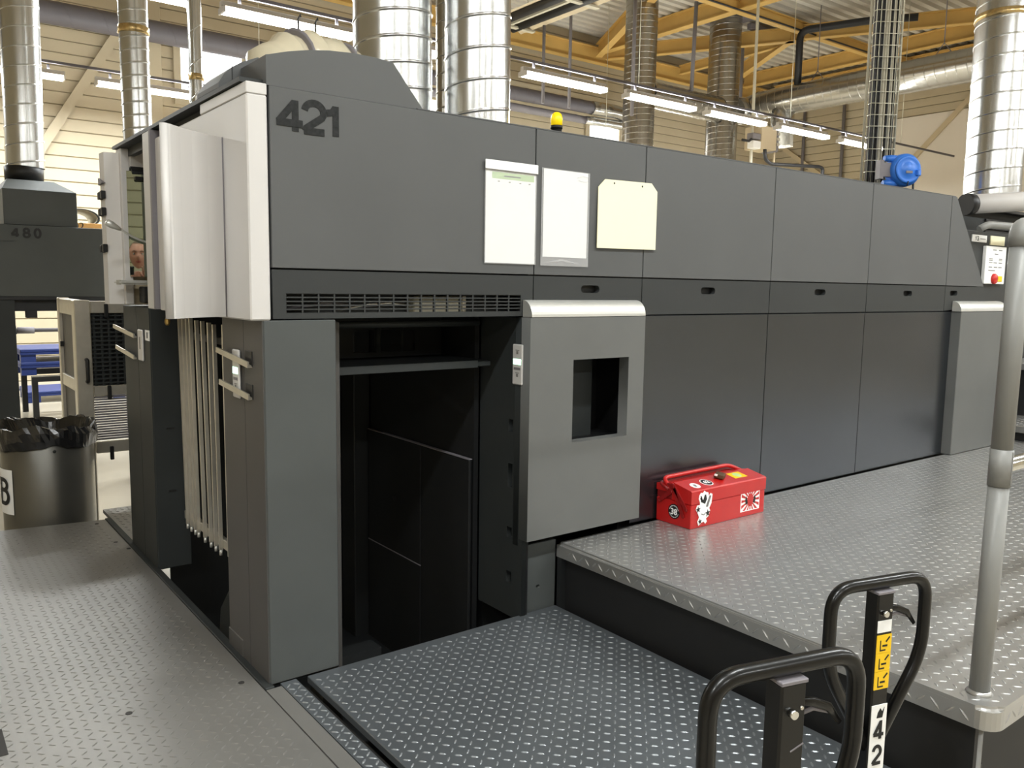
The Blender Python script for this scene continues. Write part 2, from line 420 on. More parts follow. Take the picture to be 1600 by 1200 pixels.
for k in range(8):  # unseen row added behind the viewer, only to light the hall
    fitting(-5.0+3.0*k, -6.6, 3.95, 'unseen strip light added behind the viewer to light the hall', 'unseen strip lights added behind the viewer', watts=AISLE_W)
for y, x0, x1, lb in ((6.7, .1, 18.0, 'long thin trunking rail carrying the strip lights above the grey press'), (11.0, -4, 18.8, 'thin trunking rail carrying the far row of strip lights')):
    t = thing('light_rail', (x0, y, 4.1), lb, 'rail')
    part('rail', MB().box(x0, y-.016, 4.13, x1, y+.016, 4.165), HDUCT, t)
    xs = x0+.6
    while xs < x1:
        part('hanger_wire', MB().cyl((xs, y, 4.16), (xs, y, 7.1), .006, seg=5), WIRE, t); xs += 3.76

# ------------------------------------------------------------------ platforms of tread plate
ZP = .2412
def lug_mesh(x0, x1, y0, y1, z, p=.029, L=.0225, W=.0075, H=.0022, keep=None, seed=1, face=None, skip=.0):
    """raised lens-shaped treads, alternately at +45 and -45 degrees"""
    rng = np.random.RandomState(seed)
    nx, ny = int((x1-x0)/p), int((y1-y0)/p)
    ii, jj = np.meshgrid(np.arange(nx), np.arange(ny), indexing='ij'); ii = ii.ravel(); jj = jj.ravel()
    cx = x0 + (ii+.5)*p; cy = y0 + (jj+.5)*p; sg = np.where((ii+jj) % 2 == 0, 1, -1)
    if keep is not None:
        m = np.array([keep(a, b) for a, b in zip(cx, cy)]); cx, cy, sg = cx[m], cy[m], sg[m]
    if skip:
        m = rng.rand(len(cx)) > skip; cx, cy, sg = cx[m], cy[m], sg[m]
    ang = sg*PI/4; c, s_ = np.cos(ang), np.sin(ang)
    base = np.array([(-.5,0,0),(-.25,-.42,0),(.25,-.42,0),(.5,0,0),(.25,.42,0),(-.25,.42,0),(-.22,0,1),(.22,0,1)])
    lx = base[:,0]*L; ly = base[:,1]*W; lz = base[:,2]*H
    X = cx[:,None] + lx*c[:,None] - ly*s_[:,None]; Y = cy[:,None] + lx*s_[:,None] + ly*c[:,None]; Z = z + np.broadcast_to(lz, X.shape)
    V = np.stack([X, Y, Z], -1).reshape(-1, 3)
    fs = [(0,1,6),(1,2,7,6),(2,3,7),(3,4,7),(4,5,6,7),(5,0,6)]
    F = [tuple(8*k+i for i in f) for k in range(len(cx)) for f in fs]
    if face: V = np.array([face(*v) for v in V])
    mb = MB(); mb.v = [tuple(v) for v in V]; mb.f = F; mb.sm = [False]*len(F)
    return mb
def plate(poly, z0, z1, bev):
    bm = bmesh.new()
    lo = [bm.verts.new((x, y, z0)) for x, y in poly]; hi = [bm.verts.new((x, y, z1)) for x, y in poly]
    n = len(poly); bm.faces.new(lo[::-1]); tf = bm.faces.new(hi)
    for i in range(n): bm.faces.new((lo[i], lo[(i+1) % n], hi[(i+1) % n], hi[i]))
    if bev: bmesh.ops.bevel(bm, geom=list(tf.edges), offset=bev, segments=3, affect='EDGES')
    bmesh.ops.recalc_face_normals(bm, faces=bm.faces[:])
    return MB().frombm(bm)
# left walkway
t = thing('walkway_platform', (-1.25, .6, FL), 'worn beige-grey tread plate walkway along the end of press 421', 'platform')
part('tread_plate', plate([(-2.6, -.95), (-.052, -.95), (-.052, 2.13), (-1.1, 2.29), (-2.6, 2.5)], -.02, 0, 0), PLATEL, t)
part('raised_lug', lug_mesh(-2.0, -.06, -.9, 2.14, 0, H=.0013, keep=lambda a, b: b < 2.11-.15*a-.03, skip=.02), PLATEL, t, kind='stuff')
part('border_bar', MB().box(-.05, -.02, -.02, -.022, 2.14, .004, .002), CHEEK, t, label='plain flat bar along the press edge')
part('edge_strip', MB().box(-.048, -.95, -.02, -.002, -.022, 0), PLATEL, t)
part('hand_hole', MB().box(-.95, .03, -.001, -.688, .175, .0012), DECKD, t, label='dark rectangular lifting hole')
for x, y in ((-.1, 2.07), (-.09, 1.71), (-.065, 1.58), (-.40, .069), (-.091, .065), (-.9, 1.0)):
    part('plate_screw', MB().cyl((x, y, -.001), (x, y, .0016), .009, seg=12), DECKD, t)
for x, y in ((-2.5, -.85), (-.15, -.85), (-2.5, 2.3), (-.3, 2.0)):
    part('leg', MB().box(x-.03, y-.03, FL, x+.03, y+.03, -.02), SKIRT, t)
# strip plate and lower plate
t = thing('edge_platform', (.03, -.6, FL), 'narrow tread plate strip beside the dark slot in the floor', 'platform')
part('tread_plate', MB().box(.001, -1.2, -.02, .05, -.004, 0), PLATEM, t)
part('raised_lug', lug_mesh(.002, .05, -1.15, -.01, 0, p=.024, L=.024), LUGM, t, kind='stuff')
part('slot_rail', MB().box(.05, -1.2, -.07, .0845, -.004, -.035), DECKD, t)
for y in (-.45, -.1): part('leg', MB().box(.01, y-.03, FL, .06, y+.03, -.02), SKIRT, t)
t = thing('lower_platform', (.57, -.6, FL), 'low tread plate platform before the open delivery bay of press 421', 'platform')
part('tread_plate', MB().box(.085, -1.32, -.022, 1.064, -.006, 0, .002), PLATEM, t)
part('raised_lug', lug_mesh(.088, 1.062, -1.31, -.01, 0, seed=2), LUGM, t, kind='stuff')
for x, y in ((.38, -1.27), (1.0, -1.27), (.14, -.06), (1.0, -.06)):
    part('leg', MB().box(x-.02, y-.02, FL, x+.02, y+.02, -.02), SKIRT, t)
t = thing('rear_platform', (.6, 2.0, FL), 'tread plate walkway behind the rear pillar of press 421', 'platform')
part('tread_plate', MB().box(-.02, 1.70, -.02, 1.6, 2.34, -.002), PLATEL, t)
part('raised_lug', lug_mesh(-.01, 1.0, 1.72, 2.33, -.002, H=.0015, seed=5), PLATEL, t, kind='stuff')
for x in (.1, 1.5): part('leg', MB().box(x-.03, 2.0, FL, x+.03, 2.06, -.02), SKIRT, t)
# upper platform along the press
XP, YP = 1.067, -1.53
t = thing('upper_platform', (3.5, -.8, FL), 'bright raised tread plate platform running along the side of press 421', 'platform')
cr = .045
poly = [(6.6, -.004), (XP, -.004)] + [(XP+cr-cr*math.cos(a), YP+cr-cr*math.sin(a)) for a in [k*PI/12 for k in range(7)]] + [(6.6, YP)]
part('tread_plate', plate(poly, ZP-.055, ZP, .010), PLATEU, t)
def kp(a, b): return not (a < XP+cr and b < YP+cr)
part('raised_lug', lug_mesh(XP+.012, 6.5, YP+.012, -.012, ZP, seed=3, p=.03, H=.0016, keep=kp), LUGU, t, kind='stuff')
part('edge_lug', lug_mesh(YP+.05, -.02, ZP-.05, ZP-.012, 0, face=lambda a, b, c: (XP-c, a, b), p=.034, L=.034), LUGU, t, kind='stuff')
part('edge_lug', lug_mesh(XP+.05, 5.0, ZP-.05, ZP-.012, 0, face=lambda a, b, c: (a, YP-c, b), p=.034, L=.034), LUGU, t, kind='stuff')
part('side_skirt', MB().box(1.093, YP+.05, FL, 1.11, -.01, ZP-.055), SKIRT, t)
part('front_skirt', MB().box(1.12, YP+.10, FL, 6.6, YP+.12, ZP-.055), SKIRT, t)
part('skirt_channel', MB().box(1.068, -.03, FL, 1.092, -.008, ZP-.055), DARK, t)
part('support_leg', MB().cyl((1.125, YP+.06, FL), (1.125, YP+.06, ZP-.055), .014), POST, t, label='pale round steel leg under the corner')
part('bracket', MB().box(1.21, YP+.085, -.10, 1.235, YP+.10, .02), BLACK, t)
part('bolt', MB().cyl((1.2225, YP+.08, -.02), (1.2225, YP+.10, -.02), .008), PIPEG, t)

# ------------------------------------------------------------------ handrail
t = thing('handrail', (1.137, -1.46, ZP), 'grey tubular handrail post at the corner of the raised platform', 'railing')
px, py = 1.139, -1.462
tx, ty = 1.150, -1.466
part('post', MB().cyl((px, py, ZP), (px+.006, py-.002, .742), .0225, seg=24).cyl((px+.0065, py-.002, .825), (tx-.002, ty, 1.285), .0228, seg=24), POST, t)
part('collar', MB().cyl((px+.006, py-.002, .74), (px+.0075, py-.002, .826), .0245, seg=24).box(px+.004, py-.0275, .745, px+.006, py-.02, .822), POST, t)
part('foot_weld', MB().lathe([(.030, 0), (.027, .005), (.0235, .009)], (px, py, ZP), 20), PLATEU, t)
el = fillet([(tx, ty, 1.283), (tx+.0005, ty, 1.322), (tx+.10, ty, 1.322)], .045, 8)
part('elbow', MB().sweep(el, .0265, 20), POST, t, label='rounded corner fitting on top of the post')
part('top_rail', MB().cyl((tx+.10, ty, 1.322), (3.4, ty, 1.322), .0225, seg=20), POST, t)
part('middle_rail', MB().cyl((px+.02, py, .783), (3.4, py, .783), .017, seg=20), CHROME, t, label='polished steel middle rail')
part('post', MB().cyl((3.4, py, ZP), (3.4, py, 1.325), .0225, seg=16), POST, t)

# ------------------------------------------------------------------ press 421
P = thing('printing_press', (2.0, .8, FL), 'large dark grey sheet-fed printing press marked 421', 'printing press')
XS = [0, .939, 1.478, 2.292, 3.096, 3.917]
ZT, ZS, ZB = 1.713, 1.2176, 1.0744
G = .0022
for i in range(5):
    part('upper_panel', MB().box(XS[i]+G, 0, ZS+G, XS[i+1]-G, .03, ZT, .0015), GREY, P)
part('end_panel', MB().prism([(3.917+G, ZS+G), (4.386, ZS+G), (3.972, ZT), (3.917+G, ZT)], 'y', 0, .03), GREY, P)
# band with pocket handles and the ventilation grille
for i in range(1, 5):
    hx = [1.208, 1.871, 2.685, 3.504][i-1]; x0, x1 = XS[i]+G, XS[i+1]-G
    me = holed(rect(x0, ZB+G, x1, ZS-G), [pill(hx, 1.172, .092, .028)], .024, lambda a, b, c: (a, .014-c, b))
    o = part('band_panel', me, BAND, P)
    part('handle_pocket', MB().prism(pill(hx, 1.172, .094, .03), 'y', .027, .06), DARK, o)
me = holed([(3.917+G, ZB+G), (4.466, ZB+G+.04), (4.386, ZS-G), (3.917+G, ZS-G)], [pill(4.02, 1.177, .09, .028)], .024, lambda a, b, c: (a, .014-c, b))
o = part('band_panel', me, BAND, P); part('handle_pocket', MB().prism(pill(4.02, 1.177, .092, .03), 'y', .027, .06), DARK, o)
vx0, vx1, vz0, vz1 = .042, .884, 1.092, 1.149
part('band_panel', holed(rect(G, ZB+G, XS[1]-G, ZS-G), [rect(vx0, vz0, vx1, vz1)], .024, lambda a, b, c: (a, .014-c, b)), BAND, P)
gr = part('vent_grille', MB().box(vx0, .004, vz0-.001, vx1, .012, vz0+.0015).box(vx0, .004, vz1-.0015, vx1, .012, vz1+.001), BAND, P)
for k in range(1, 5):
    z = vz0 + (vz1-vz0)*k/5; part('slat', MB().box(vx0, .004, z-.0019, vx1, .012, z+.0019), BAND, gr)
for k in range(1, 17):
    x = vx0 + (vx1-vx0)*k/17; part('upright_bar', MB().box(x-.0024, .0035, vz0, x+.0024, .012, vz1), BAND, gr)
part('vent_backing', MB().box(.02, .13, 1.08, .92, .14, 1.16), DARK, P)
o = part('inner_duct', MB().box(.50, .07, 1.085, .70, .12, 1.142, .004), CABLEG, P, label='pale box seen behind the grille slats')
part('duct_band', MB().box(.685, .064, 1.083, .70, .121, 1.144, .002), ALU, o)
part('cable', MB().sweep([(.08, .1, 1.10), (.2, .09, 1.12), (.32, .1, 1.11), (.48, .1, 1.125)], .006, 8), PIPEG, P)
part('cable', MB().sweep([(.25, .085, 1.10), (.34, .08, 1.115), (.42, .085, 1.12), (.55, .1, 1.105)], .004, 8), ALU, P)
# carcass behind the panels, a dark box added to block light
part('light_blocking_core', MB().box(.0, .15, 1.085, .94, 1.0, 1.69).box(.14, 1.0, 1.085, .94, 1.58, 1.69).box(.94, .034, 1.09, 3.93, 1.58, 1.70).box(.0, .034, 1.24, .94, .15, 1.69)
     .prism([(3.93, 1.09), (4.42, 1.09), (4.37, 1.23), (3.96, 1.69), (3.93, 1.69)], 'y', .034, 1.58).box(1.44, .06, FL, 4.45, 1.58, 1.09)
     .box(.95, .30, FL, 1.44, 1.58, 1.09), DARK, P)
part('top_sheet', MB().box(.47, .0, ZT+.0005, 3.96, 1.58, ZT+.004), GREY, P)
# lower doors
for x0, x1 in ((1.452, 2.292), (2.292, 3.096), (3.096, 4.02)):
    part('lower_door', MB().box(x0+G, .004, ZP+.003, x1-G, .03, ZB-G, .0015), LOWP, P)
# delivery side door with window opening and rounded cap
part('side_door', holed(rect(.889, .283, 1.449, ZB-.002), [rect(1.088, .619, 1.366, .920)], .05, lambda a, b, c: (a, -.025-c, b)), COVER, P)
part('window_pocket', MB().box(1.07, .20, .60, 1.44, .205, .94).box(1.07, 0, .60, 1.44, .2, .604).box(1.07, 0, .935, 1.44, .2, .94).box(1.436, 0, .6, 1.44, .2, .94).box(1.07, 0, .6, 1.074, .2, .94), BLACK, P)
part('pocket_sheet', MB().box(1.12, .10, .604, 1.318, .105, .935).box(1.10, .16, .604, 1.30, .165, .70), CHEEK, P)
capp = [(0, 1.132)] + [(-.052*math.sin(a), ZB + .058*math.cos(a)) for a in [k*PI/20 for k in range(11)]] + [(0, ZB)]
part('rounded_cap', MB().prism(capp, 'x', .893, 1.447, smooth=False), CAP, P, label='pale rounded aluminium cap over the door')
part('rounded_cap', MB().prism(capp, 'x', 4.012, 4.60), CAP, P, label='pale rounded aluminium cap over the far cover')
part('far_cover', MB().box(4.02, -.05, ZP+.002, 4.62, .03, ZB-.002, .003), COVER, P)
part('edge_post', holed(rect(.889, .256, .936, ZB-.002), [rect(.909, .83, .930, .972)], .03, lambda a, b, c: (a, .018-c, b)), CHEEK, P)
part('edge_recess', MB().box(.911, .012, .832, .928, .034, .970), PILSIDE, P)
part('foot_plate', holed(rect(.895, -.02, 1.066, .25), [pill(.925, .075, .018, .010), pill(.985, .087, .018, .010)], .02, lambda a, b, c: (a, .012-c, b)), PILLAR, P)
part('foot_backing', MB().box(.895, .024, -.02, 1.066, .03, .25), DARK, P)
# inner cheek facing the bay
slots = [(.055, .685, .026, .046), (.055, .504, .026, .086), (.055, .293, .03, .040), (.055, .127, .03, .042)]
part('inner_cheek', holed(rect(-.02, -.02, .246, ZB-.004), [rect(y-w_/2, z-h_/2, y+w_/2, z+h_/2) for y, z, w_, h_ in slots], .02, lambda a, b, c: (.9+c, a, b)), CHEEK, P)
part('cheek_backing', MB().box(.912, -.018, -.02, .92, .246, 1.07), BLACK, P)
def indicator(y, z0, z1, x, lab):
    o = part('indicator_strip', MB().box(x-.008, y-.0275, z0, x, y+.0275, z1, .003), WHITE, P, label=lab)
    part('green_light', MB().box(x-.0095, y-.022, z0+(z1-z0)*.50, x-.007, y+.022, z0+(z1-z0)*.64, .001), LEDG, o)
    for zz in (.80, .24):
        part('marking', MB().box(x-.0088, y-.012, z0+(z1-z0)*(zz+.05), x-.0078, y+.009, z0+(z1-z0)*(zz+.064)).box(x-.0088, y-.006, z0+(z1-z0)*(zz-.04), x-.0078, y+.004, z0+(z1-z0)*(zz+.035)), GINK, o)
    part('membrane_key', MB().box(x-.0088, y-.018, z0+(z1-z0)*.37, x-.0078, y+.018, z0+(z1-z0)*.43), PIPEG, o)
    return o
indicator(.014, .836, .978, .890, 'white vertical status strip with lit green light on the cheek')
# delivery bay inside
part('pile_stop', MB().box(.845, .25, FL, .858, .60, .528, .003), DARKP, P); part('pile_stop', MB().box(.845, .604, FL, .858, 1.06, .528, .003), DARKP, P)
part('stop_edge', MB().box(.842, .25, .529, .86, .60, .533, .001), PIPEG, P)
part('stop_edge', MB().box(.842, .604, .529, .86, 1.06, .533, .001), PIPEG, P)
part('stop_seam', MB().box(.843, .60, .02, .846, 1.06, .024), PIPEG, P)
part('stop_bolt', MB().cyl((.843, .82, .26), (.846, .82, .26), .012), BLACK, P)
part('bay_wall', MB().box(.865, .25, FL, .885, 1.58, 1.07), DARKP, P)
part('bay_dark_screen', MB().box(.105, 1.56, FL, .865, 1.575, 1.07), DARK, P)  # dark sheet added to shut out the lit floor behind the bay
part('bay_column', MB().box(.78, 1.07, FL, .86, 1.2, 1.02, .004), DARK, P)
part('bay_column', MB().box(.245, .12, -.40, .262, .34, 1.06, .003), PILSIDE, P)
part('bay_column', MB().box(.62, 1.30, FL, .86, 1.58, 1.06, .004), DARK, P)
part('bay_shelf', MB().box(.21, .14, .893, .86, .46, .912, .003), CHEEK, P)
part('shelf_edge', MB().box(.21, .134, .890, .80, .14, .916, .001), CHEEK, P)
bw = part('gripper_frame', holed(rect(.20, .90, .86, 1.07), [[(.24,.93),(.40,.93),(.41,.94),(.41,1.0),(.40,1.01),(.24,1.01)], [(.48,.93),(.74,.93),(.74,1.01),(.49,1.01),(.48,1.0)]], .02, lambda a, b, c: (a, .48-c, b)), DARKP, P)
for x, r_ in ((.22, .008), (.56, .012), (.66, .007)): part('chain_bar', MB().cyl((x, .43, .93), (x, .43, 1.03), r_), CHEEK, P)
part('roller', MB().cyl((.20, .22, 1.045), (.86, .22, 1.045), .012), CHEEK, P)
part('chain', MB().cyl((.42, .6, .5), (.42, .6, .90), .006), PIPEG, P)
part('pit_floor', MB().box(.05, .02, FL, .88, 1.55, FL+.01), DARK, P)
part('base_bracket', MB().prism([(.56, -.42), (.62, -.40), (.74, -.12), (.72, -.02), (.60, .10), (.56, .10)], 'x', .06, .075), CHEEK, P)
part('bracket_bolt', MB().cyl((.05, .60, -.17), (.062, .60, -.17), .012, seg=12), GOLD, P, label='small bright brass bolt')
part('base_beam', MB().box(.1, .3, -.16, .5, .38, -.13), DARK, P); part('base_beam', MB().box(.1, .5, -.05, .3, .56, -.02), DARK, P)
part('stock_wheel', MB().lathe([(.05, 0), (.075, .01), (.075, .04), (.05, .05)], (.12, .72, .14), 20, (1, 0, 0)), BLACK, P)
# pillars
o = part('front_pillar', MB().box(-.026, .002, -.002, .1935, .35, ZB-.002, .003), PILLAR, P)
part('pillar_side', MB().box(-.029, .006, -.002, -.0262, .155, ZB-.004).box(-.029, .158, -.002, -.0262, .345, ZB-.004), PILSIDE, o)
part('corner_guard', MB().box(-.031, .22, .0, -.024, .352, .06, .002), PILSIDE, o)
for z in (.958, .861): part('lamp_window', MB().box(-.0315, .085, z-.022, -.0285, .14, z+.022, .001), BLACK, P)
o = part('rear_pillar', MB().box(-.028, 1.222, -.002, .105, 1.66, ZB-.002, .003), CHEEK, P)
part('pillar_side', MB().box(-.031, 1.226, .0, -.0282, 1.42, ZB-.004).box(-.031, 1.424, 0, -.0282, 1.655, ZB-.004), CHEEK, o)
for z in (.58, .32): part('level_mark', MB().box(.02, 1.2195, z, .05, 1.2225, z+.006), BLACK, o)
def guide(y0, z0, y1, z1, x=-.034):
    a, b = Vector((x, y0, z0)), Vector((x-.014, y1, z1))
    return MB().beam(a, b, .020, .007).beam(a+Vector((-.007,0,.006)), b+Vector((-.007,0,.005)), .005, .016)
for y0, z0, y1, z1 in ((.088, .936, .326, .966), (.088, .842, .304, .868), (1.436, .944, 1.746, .972), (1.45, .854, 1.712, .882)):
    part('light_guide', guide(y0, z0, y1, z1), ALU, P)
indicator(.205, .832, .978, -.031, 'white status strip with green light on the front pillar')
o = part('indicator_strip', MB().box(-.039, 1.318, .852, -.031, 1.39, .98, .003), WHITE, P)
part('marking', MB().box(-.0398, 1.345, .90, -.0388, 1.36, .95), GINK, o)
o = part('rating_label', MB().box(-.033, 1.225, .94, -.031, 1.29, .982), PAPER, P)
part('marking', MB().box(-.0338, 1.245, .95, -.0328, 1.265, .974), GINK, o)
# hanging aluminium rods at the delivery end
for k, (y, dy, zt) in enumerate(((1.10, -.05, 1.08), (1.05, -.05, 1.08), (1.0, -.05, 1.08), (.955, -.045, 1.075), (.88, -.05, 1.036), (.81, -.05, 1.036), (.735, -.03, 1.034), (.68, -.03, 1.03), (.575, -.02, 1.034), (.535, -.01, 1.03), (.485, .0, 1.03))):
    o = part('guide_rod', MB().beam((.05, y, zt), (.045, y+dy, .225), .012, .013, roll=(0, 1, 0)), ALU, P)
    part('rod_tip', MB().cyl((.045, y+dy, .225), (.045, y+dy, .205), .006, seg=8), CAP, o)
part('rod_rail', MB().box(.052, .36, .228, .07, 1.12, .262, .002), ALU, P)
part('rod_rail', MB().box(.06, .36, .72+.24, .075, 1.12, .985, .002), BLACK, P)
part('glass_tube', MB().cyl((.12, .62, .42), (.12, .62, 1.07), .016), PIPEG, P)
part('rod_knob', MB().lathe([(.010, 0), (.016, .006), (.016, .014), (.008, .018)], (.03, 1.16, 1.02), 14, (-1, 0, 0)), GOLD, P)
# white delivery end: front cover, wing door, far frame
part('white_cover', MB().box(-.062, .0, ZB-.002, -.004, .93, 1.685, .004).box(-.062, 0, 1.6855, -.004, .40, 1.716, .002), WHITE, P)
part('lid', MB().prism([(.03, 1.7185), (1.56, 1.7185), (1.58, 1.726), (1.56, 1.731), (.03, 1.731)], 'x', -.069, .5).box(-.03, .41, 1.685, -.006, 1.5, 1.718), BAND, P)
wing = [(-.058, .197), (-.115, .172), (-.165, .142), (-.205, .112), (-.238, .082), (-.252, .076), (-.258, .084), (-.240, .100), (-.205, .126), (-.165, .156), (-.115, .186), (-.058, .211)]
o = part('wing_door', MB().prism(wing, 'z', 1.077, 1.592), WHITE, P)
part('grip_edge', MB().sweep([(-.254, .084, 1.077), (-.254, .084, 1.592)], .011, 12), WHITE, o)
part('hinge', MB().cyl((-.066, .198, 1.077), (-.066, .198, 1.592), .005, seg=10), PIPEG, P)
o = part('frame_post', MB().box(-.075, .955, 1.075, -.02, 1.05, 1.715, .003), WHITE, P)
part('near_side_strip', MB().box(-.077, .935, 1.077, -.03, .955, 1.714), PIPEG, o)  # grey strip covering the near side of the post
part('frame_post', MB().box(-.060, 1.47, 1.08, -.026, 1.55, 1.716, .003), WHITE, P)
part('side_fairing', MB().prism([(-.060, 1.50), (-.113, 1.52), (-.118, 1.58), (-.060, 1.60)], 'z', 1.08, 1.70), WHITE, P)
part('fairing_grip', MB().prism([(1.505, 1.575), (1.585, 1.60), (1.585, 1.57)], 'x', -.125, -.112), PIPEG, P)
part('header_panel', MB().box(-.026, 1.46, 1.64, .25, 1.50, 1.716, .002), WHITE, P)
part('visor', MB().prism([(1.43, 1.622), (1.46, 1.645), (1.46, 1.636), (1.43, 1.614)], 'x', -.026, .25), DARK, P)
part('bay_back', MB().box(.11, 1.04, 1.08, .13, 1.56, 1.716), BEIGEB, P)
part('bay_back', MB().box(-.026, 1.50, 1.08, .25, 1.52, 1.716), BEIGEB, P)
# mirror-like control glass turned towards the walkway and tilted slightly up
mn = Vector((-.222, -.975, -.014)).normalized(); mr = Vector((0,0,1)).cross(mn).normalized(); mu = mn.cross(mr)
mc = Vector((-.008, 1.45, 1.41)) + mr*.075
def slab(c, a, b, t):
    vs = []
    for s3 in (-t, 0):
        for s1, s2 in ((-1,-1),(1,-1),(1,1),(-1,1)): vs.append(c + mr*(s1*a) + mu*(s2*b) + mn*s3)
    return MB().add(vs, [(3,2,1,0),(4,5,6,7),(0,1,5,4),(1,2,6,5),(2,3,7,6),(3,0,4,7)])
part('control_glass', slab(mc, .11, .215, .006), MIRROR, P, label='dark glossy glass that mirrors a man taking the photo')
o = part('shelf', MB().box(-.105, 1.36, 1.162, .11, 1.46, 1.180, .007, 2), CAP, P)
part('switch_box', MB().box(-.012, 1.37, 1.088, .09, 1.45, 1.155, .004), BLACK, P)
part('socket', MB().box(-.02, 1.405, 1.585, .012, 1.43, 1.60, .002), BLACK, P)
for z in (1.528, 1.46, 1.311):
    o = part('cable_clip', MB().box(-.13, 1.51, z-.016, -.112, 1.54, z+.016, .002), BLACK, P)
    part('clip_jaw', MB().box(-.132, 1.545, z-.018, -.114, 1.556, z+.012, .001).box(-.132, 1.562, z-.018, -.114, 1.573, z+.010, .001), BLACK, o)
pts = fillet([(.09, 1.30, 1.322), (.0, 1.3, 1.328), (-.06, 1.3, 1.348), (-.105, 1.3, 1.378), (-.12, 1.3, 1.385)], .05, 5)
o = part('gooseneck_lamp', MB().sweep(pts, .0042, 10), CAP, P)
part('lamp_head', MB().sweep([(-.105, 1.3, 1.376), (-.12, 1.3, 1.385), (-.138, 1.3, 1.394), (-.155, 1.3, 1.403), (-.158, 1.3, 1.405)], [.005, .010, .014, .0135, .008], 14), CAP, o)
# curved hood on top
hood = [(-.003, 1.794), (.005, 1.796), (.06, 1.813), (.12, 1.827), (.183, 1.837), (.26, 1.843), (.33, 1.843), (.389, 1.838), (.495, 1.7145), (-.003, 1.7145)]
o = part('curved_hood', MB().prism(hood, 'y', .006, .42), GREY, P, label='curved grey hood over the delivery end')
part('hood_tail', MB().prism([(-.069, 1.732), (-.069, 1.745), (-.05, 1.775), (-.028, 1.795), (.0, 1.813), (.05, 1.835), (.05, 1.732)], 'y', .2, .40), GREY, o)
part('hood_seam', MB().prism([(-.0300, 1.732), (-.0300, 1.796), (-.028, 1.797), (-.028, 1.732)], 'y', .198, .2005), DARK, o)
for s_, x in (('4', .060), ('2', .132), ('1', .192)):
    glyph('number_421', s_, .104, .19, front(x, 1.641, -.0006), DIGIT, P, sx=.95)

# ------------------------------------------------------------------ sheets hung on the press
def sleeve(nm, x0, x1, z0, z1, sh, lab, header=False):
    t = thing(nm, ((x0+x1)/2, 0, z0), lab, 'paper', 'sheets hung on the press')
    part('plastic_sleeve', MB().box(x0, -.0065, z0, x1, -.0058, z1), PLASTIC, t)
    s = part('paper_sheet', MB().box(sh[0], -.0050, sh[1], sh[2], -.0042, sh[3]), PAPER, t)
    return t, s
t, s = sleeve('paper_sheet', .722, .940, 1.253, 1.588, (.727, 1.256, .936, 1.575), 'white sheet with green heading in a clear sleeve, left of three on the press')
part('green_heading', MB().box(.752, -.0056, 1.532, .928, -.0050, 1.553), GREEN, s)
for x in (.775, .82, .865, .905): part('print_mark', MB().box(x, -.0056, 1.522, x+.008, -.0050, 1.525), GINK, s)
part('heading_text', MB().box(.80, -.0058, 1.540, .87, -.0055, 1.544), GINK, s)
part('hanger_bar', MB().box(.722, -.010, 1.560, .943, -.007, 1.590, .001), PAPER, t); part('hanger_edge', MB().box(.724, -.0105, 1.5585, .943, -.0075, 1.5605), GINK, t)
t, s = sleeve('paper_sheet', .962, 1.185, 1.252, 1.586, (.972, 1.283, 1.177, 1.584), 'blank white sheet in a longer clear sleeve, middle of three on the press')
part('tape_crease', MB().sweep([(1.125, -.0072, 1.565), (1.15, -.0078, 1.572), (1.175, -.0074, 1.57), (1.185, -.007, 1.56), (1.16, -.0076, 1.552), (1.13, -.0072, 1.556)], .0012, 6), PLASTIC, t)
part('sleeve_fold', MB().prism([(.975, 1.262), (1.06, 1.278), (1.16, 1.258), (1.06, 1.270)], 'y', -.0072, -.0066), PLASTIC, t)
me = holed([(1.224, 1.323), (1.533, 1.327), (1.538, 1.548), (1.505, 1.578), (1.262, 1.573), (1.229, 1.543)], [disc(1.308, 1.562, .004, 0, n=10), disc(1.455, 1.562, .004, 0, n=10)], .003, lambda a, b, c: (a, -.004-c - max(0, (1.4-b))*.06, b))
o = part('card_folder', me, CREAM); o['label'] = 'cream card with two clipped corners hung on the press by two punched holes'; o['category'] = 'card'; o['group'] = 'sheets hung on the press'
for x in (1.308, 1.455): part('hook_pin', MB().cyl((x, -.006, 1.562), (x, 0, 1.562), .0035, seg=8), BLACK, o)

# ------------------------------------------------------------------ red toolbox
T = thing('toolbox', (1.83, -.09, ZP), 'red metal cantilever toolbox with stickers standing on the raised platform', 'toolbox')
x0, x1, y0, y1 = 1.597, 2.066, -.186, .000
zs, zt = ZP+.098, ZP+.152
part('lower_tray', MB().box(x0, y0, ZP, x1, y1-.004, zs, .003), RED, T)
part('upper_tray', MB().box(x0+.002, -.086, zs, x1-.002, y1-.004, zt, .003), REDD, T)
lidp = [(y0-.002, zs+.002), (y0-.002, zt-.002), (y0+.002, zt+.002), (-.092, zt+.020), (-.088, zt+.016), (-.088, zs+.002)]
part('front_lid', MB().prism(lidp, 'x', x0-.002, x1+.002), RED, T)
lidb = [(y1-.003, zs+.03), (y1-.003, zt+.002), (-.080, zt+.016), (-.080, zs+.03)]
part('rear_lid', MB().prism(lidb, 'x', x0-.001, x1+.001), RED, T)
def arm(ya, za, yb, zb): return MB().beam((x0-.0045, ya, za), (x0-.0045, yb, zb), .005, .016).cyl((x0-.009, ya, za), (x0, ya, za), .005, seg=10).cyl((x0-.009, yb, zb), (x0, yb, zb), .005, seg=10)
part('linkage_arm', arm(-.092, zt+.012, -.150, ZP+.045), REDD, T); part('linkage_arm', arm(-.085, zt-.018, -.022, ZP+.085), REDD, T)
part('linkage_arm', arm(-.098, zt+.002, -.165, ZP+.075), REDD, T)
hz = zt+.026
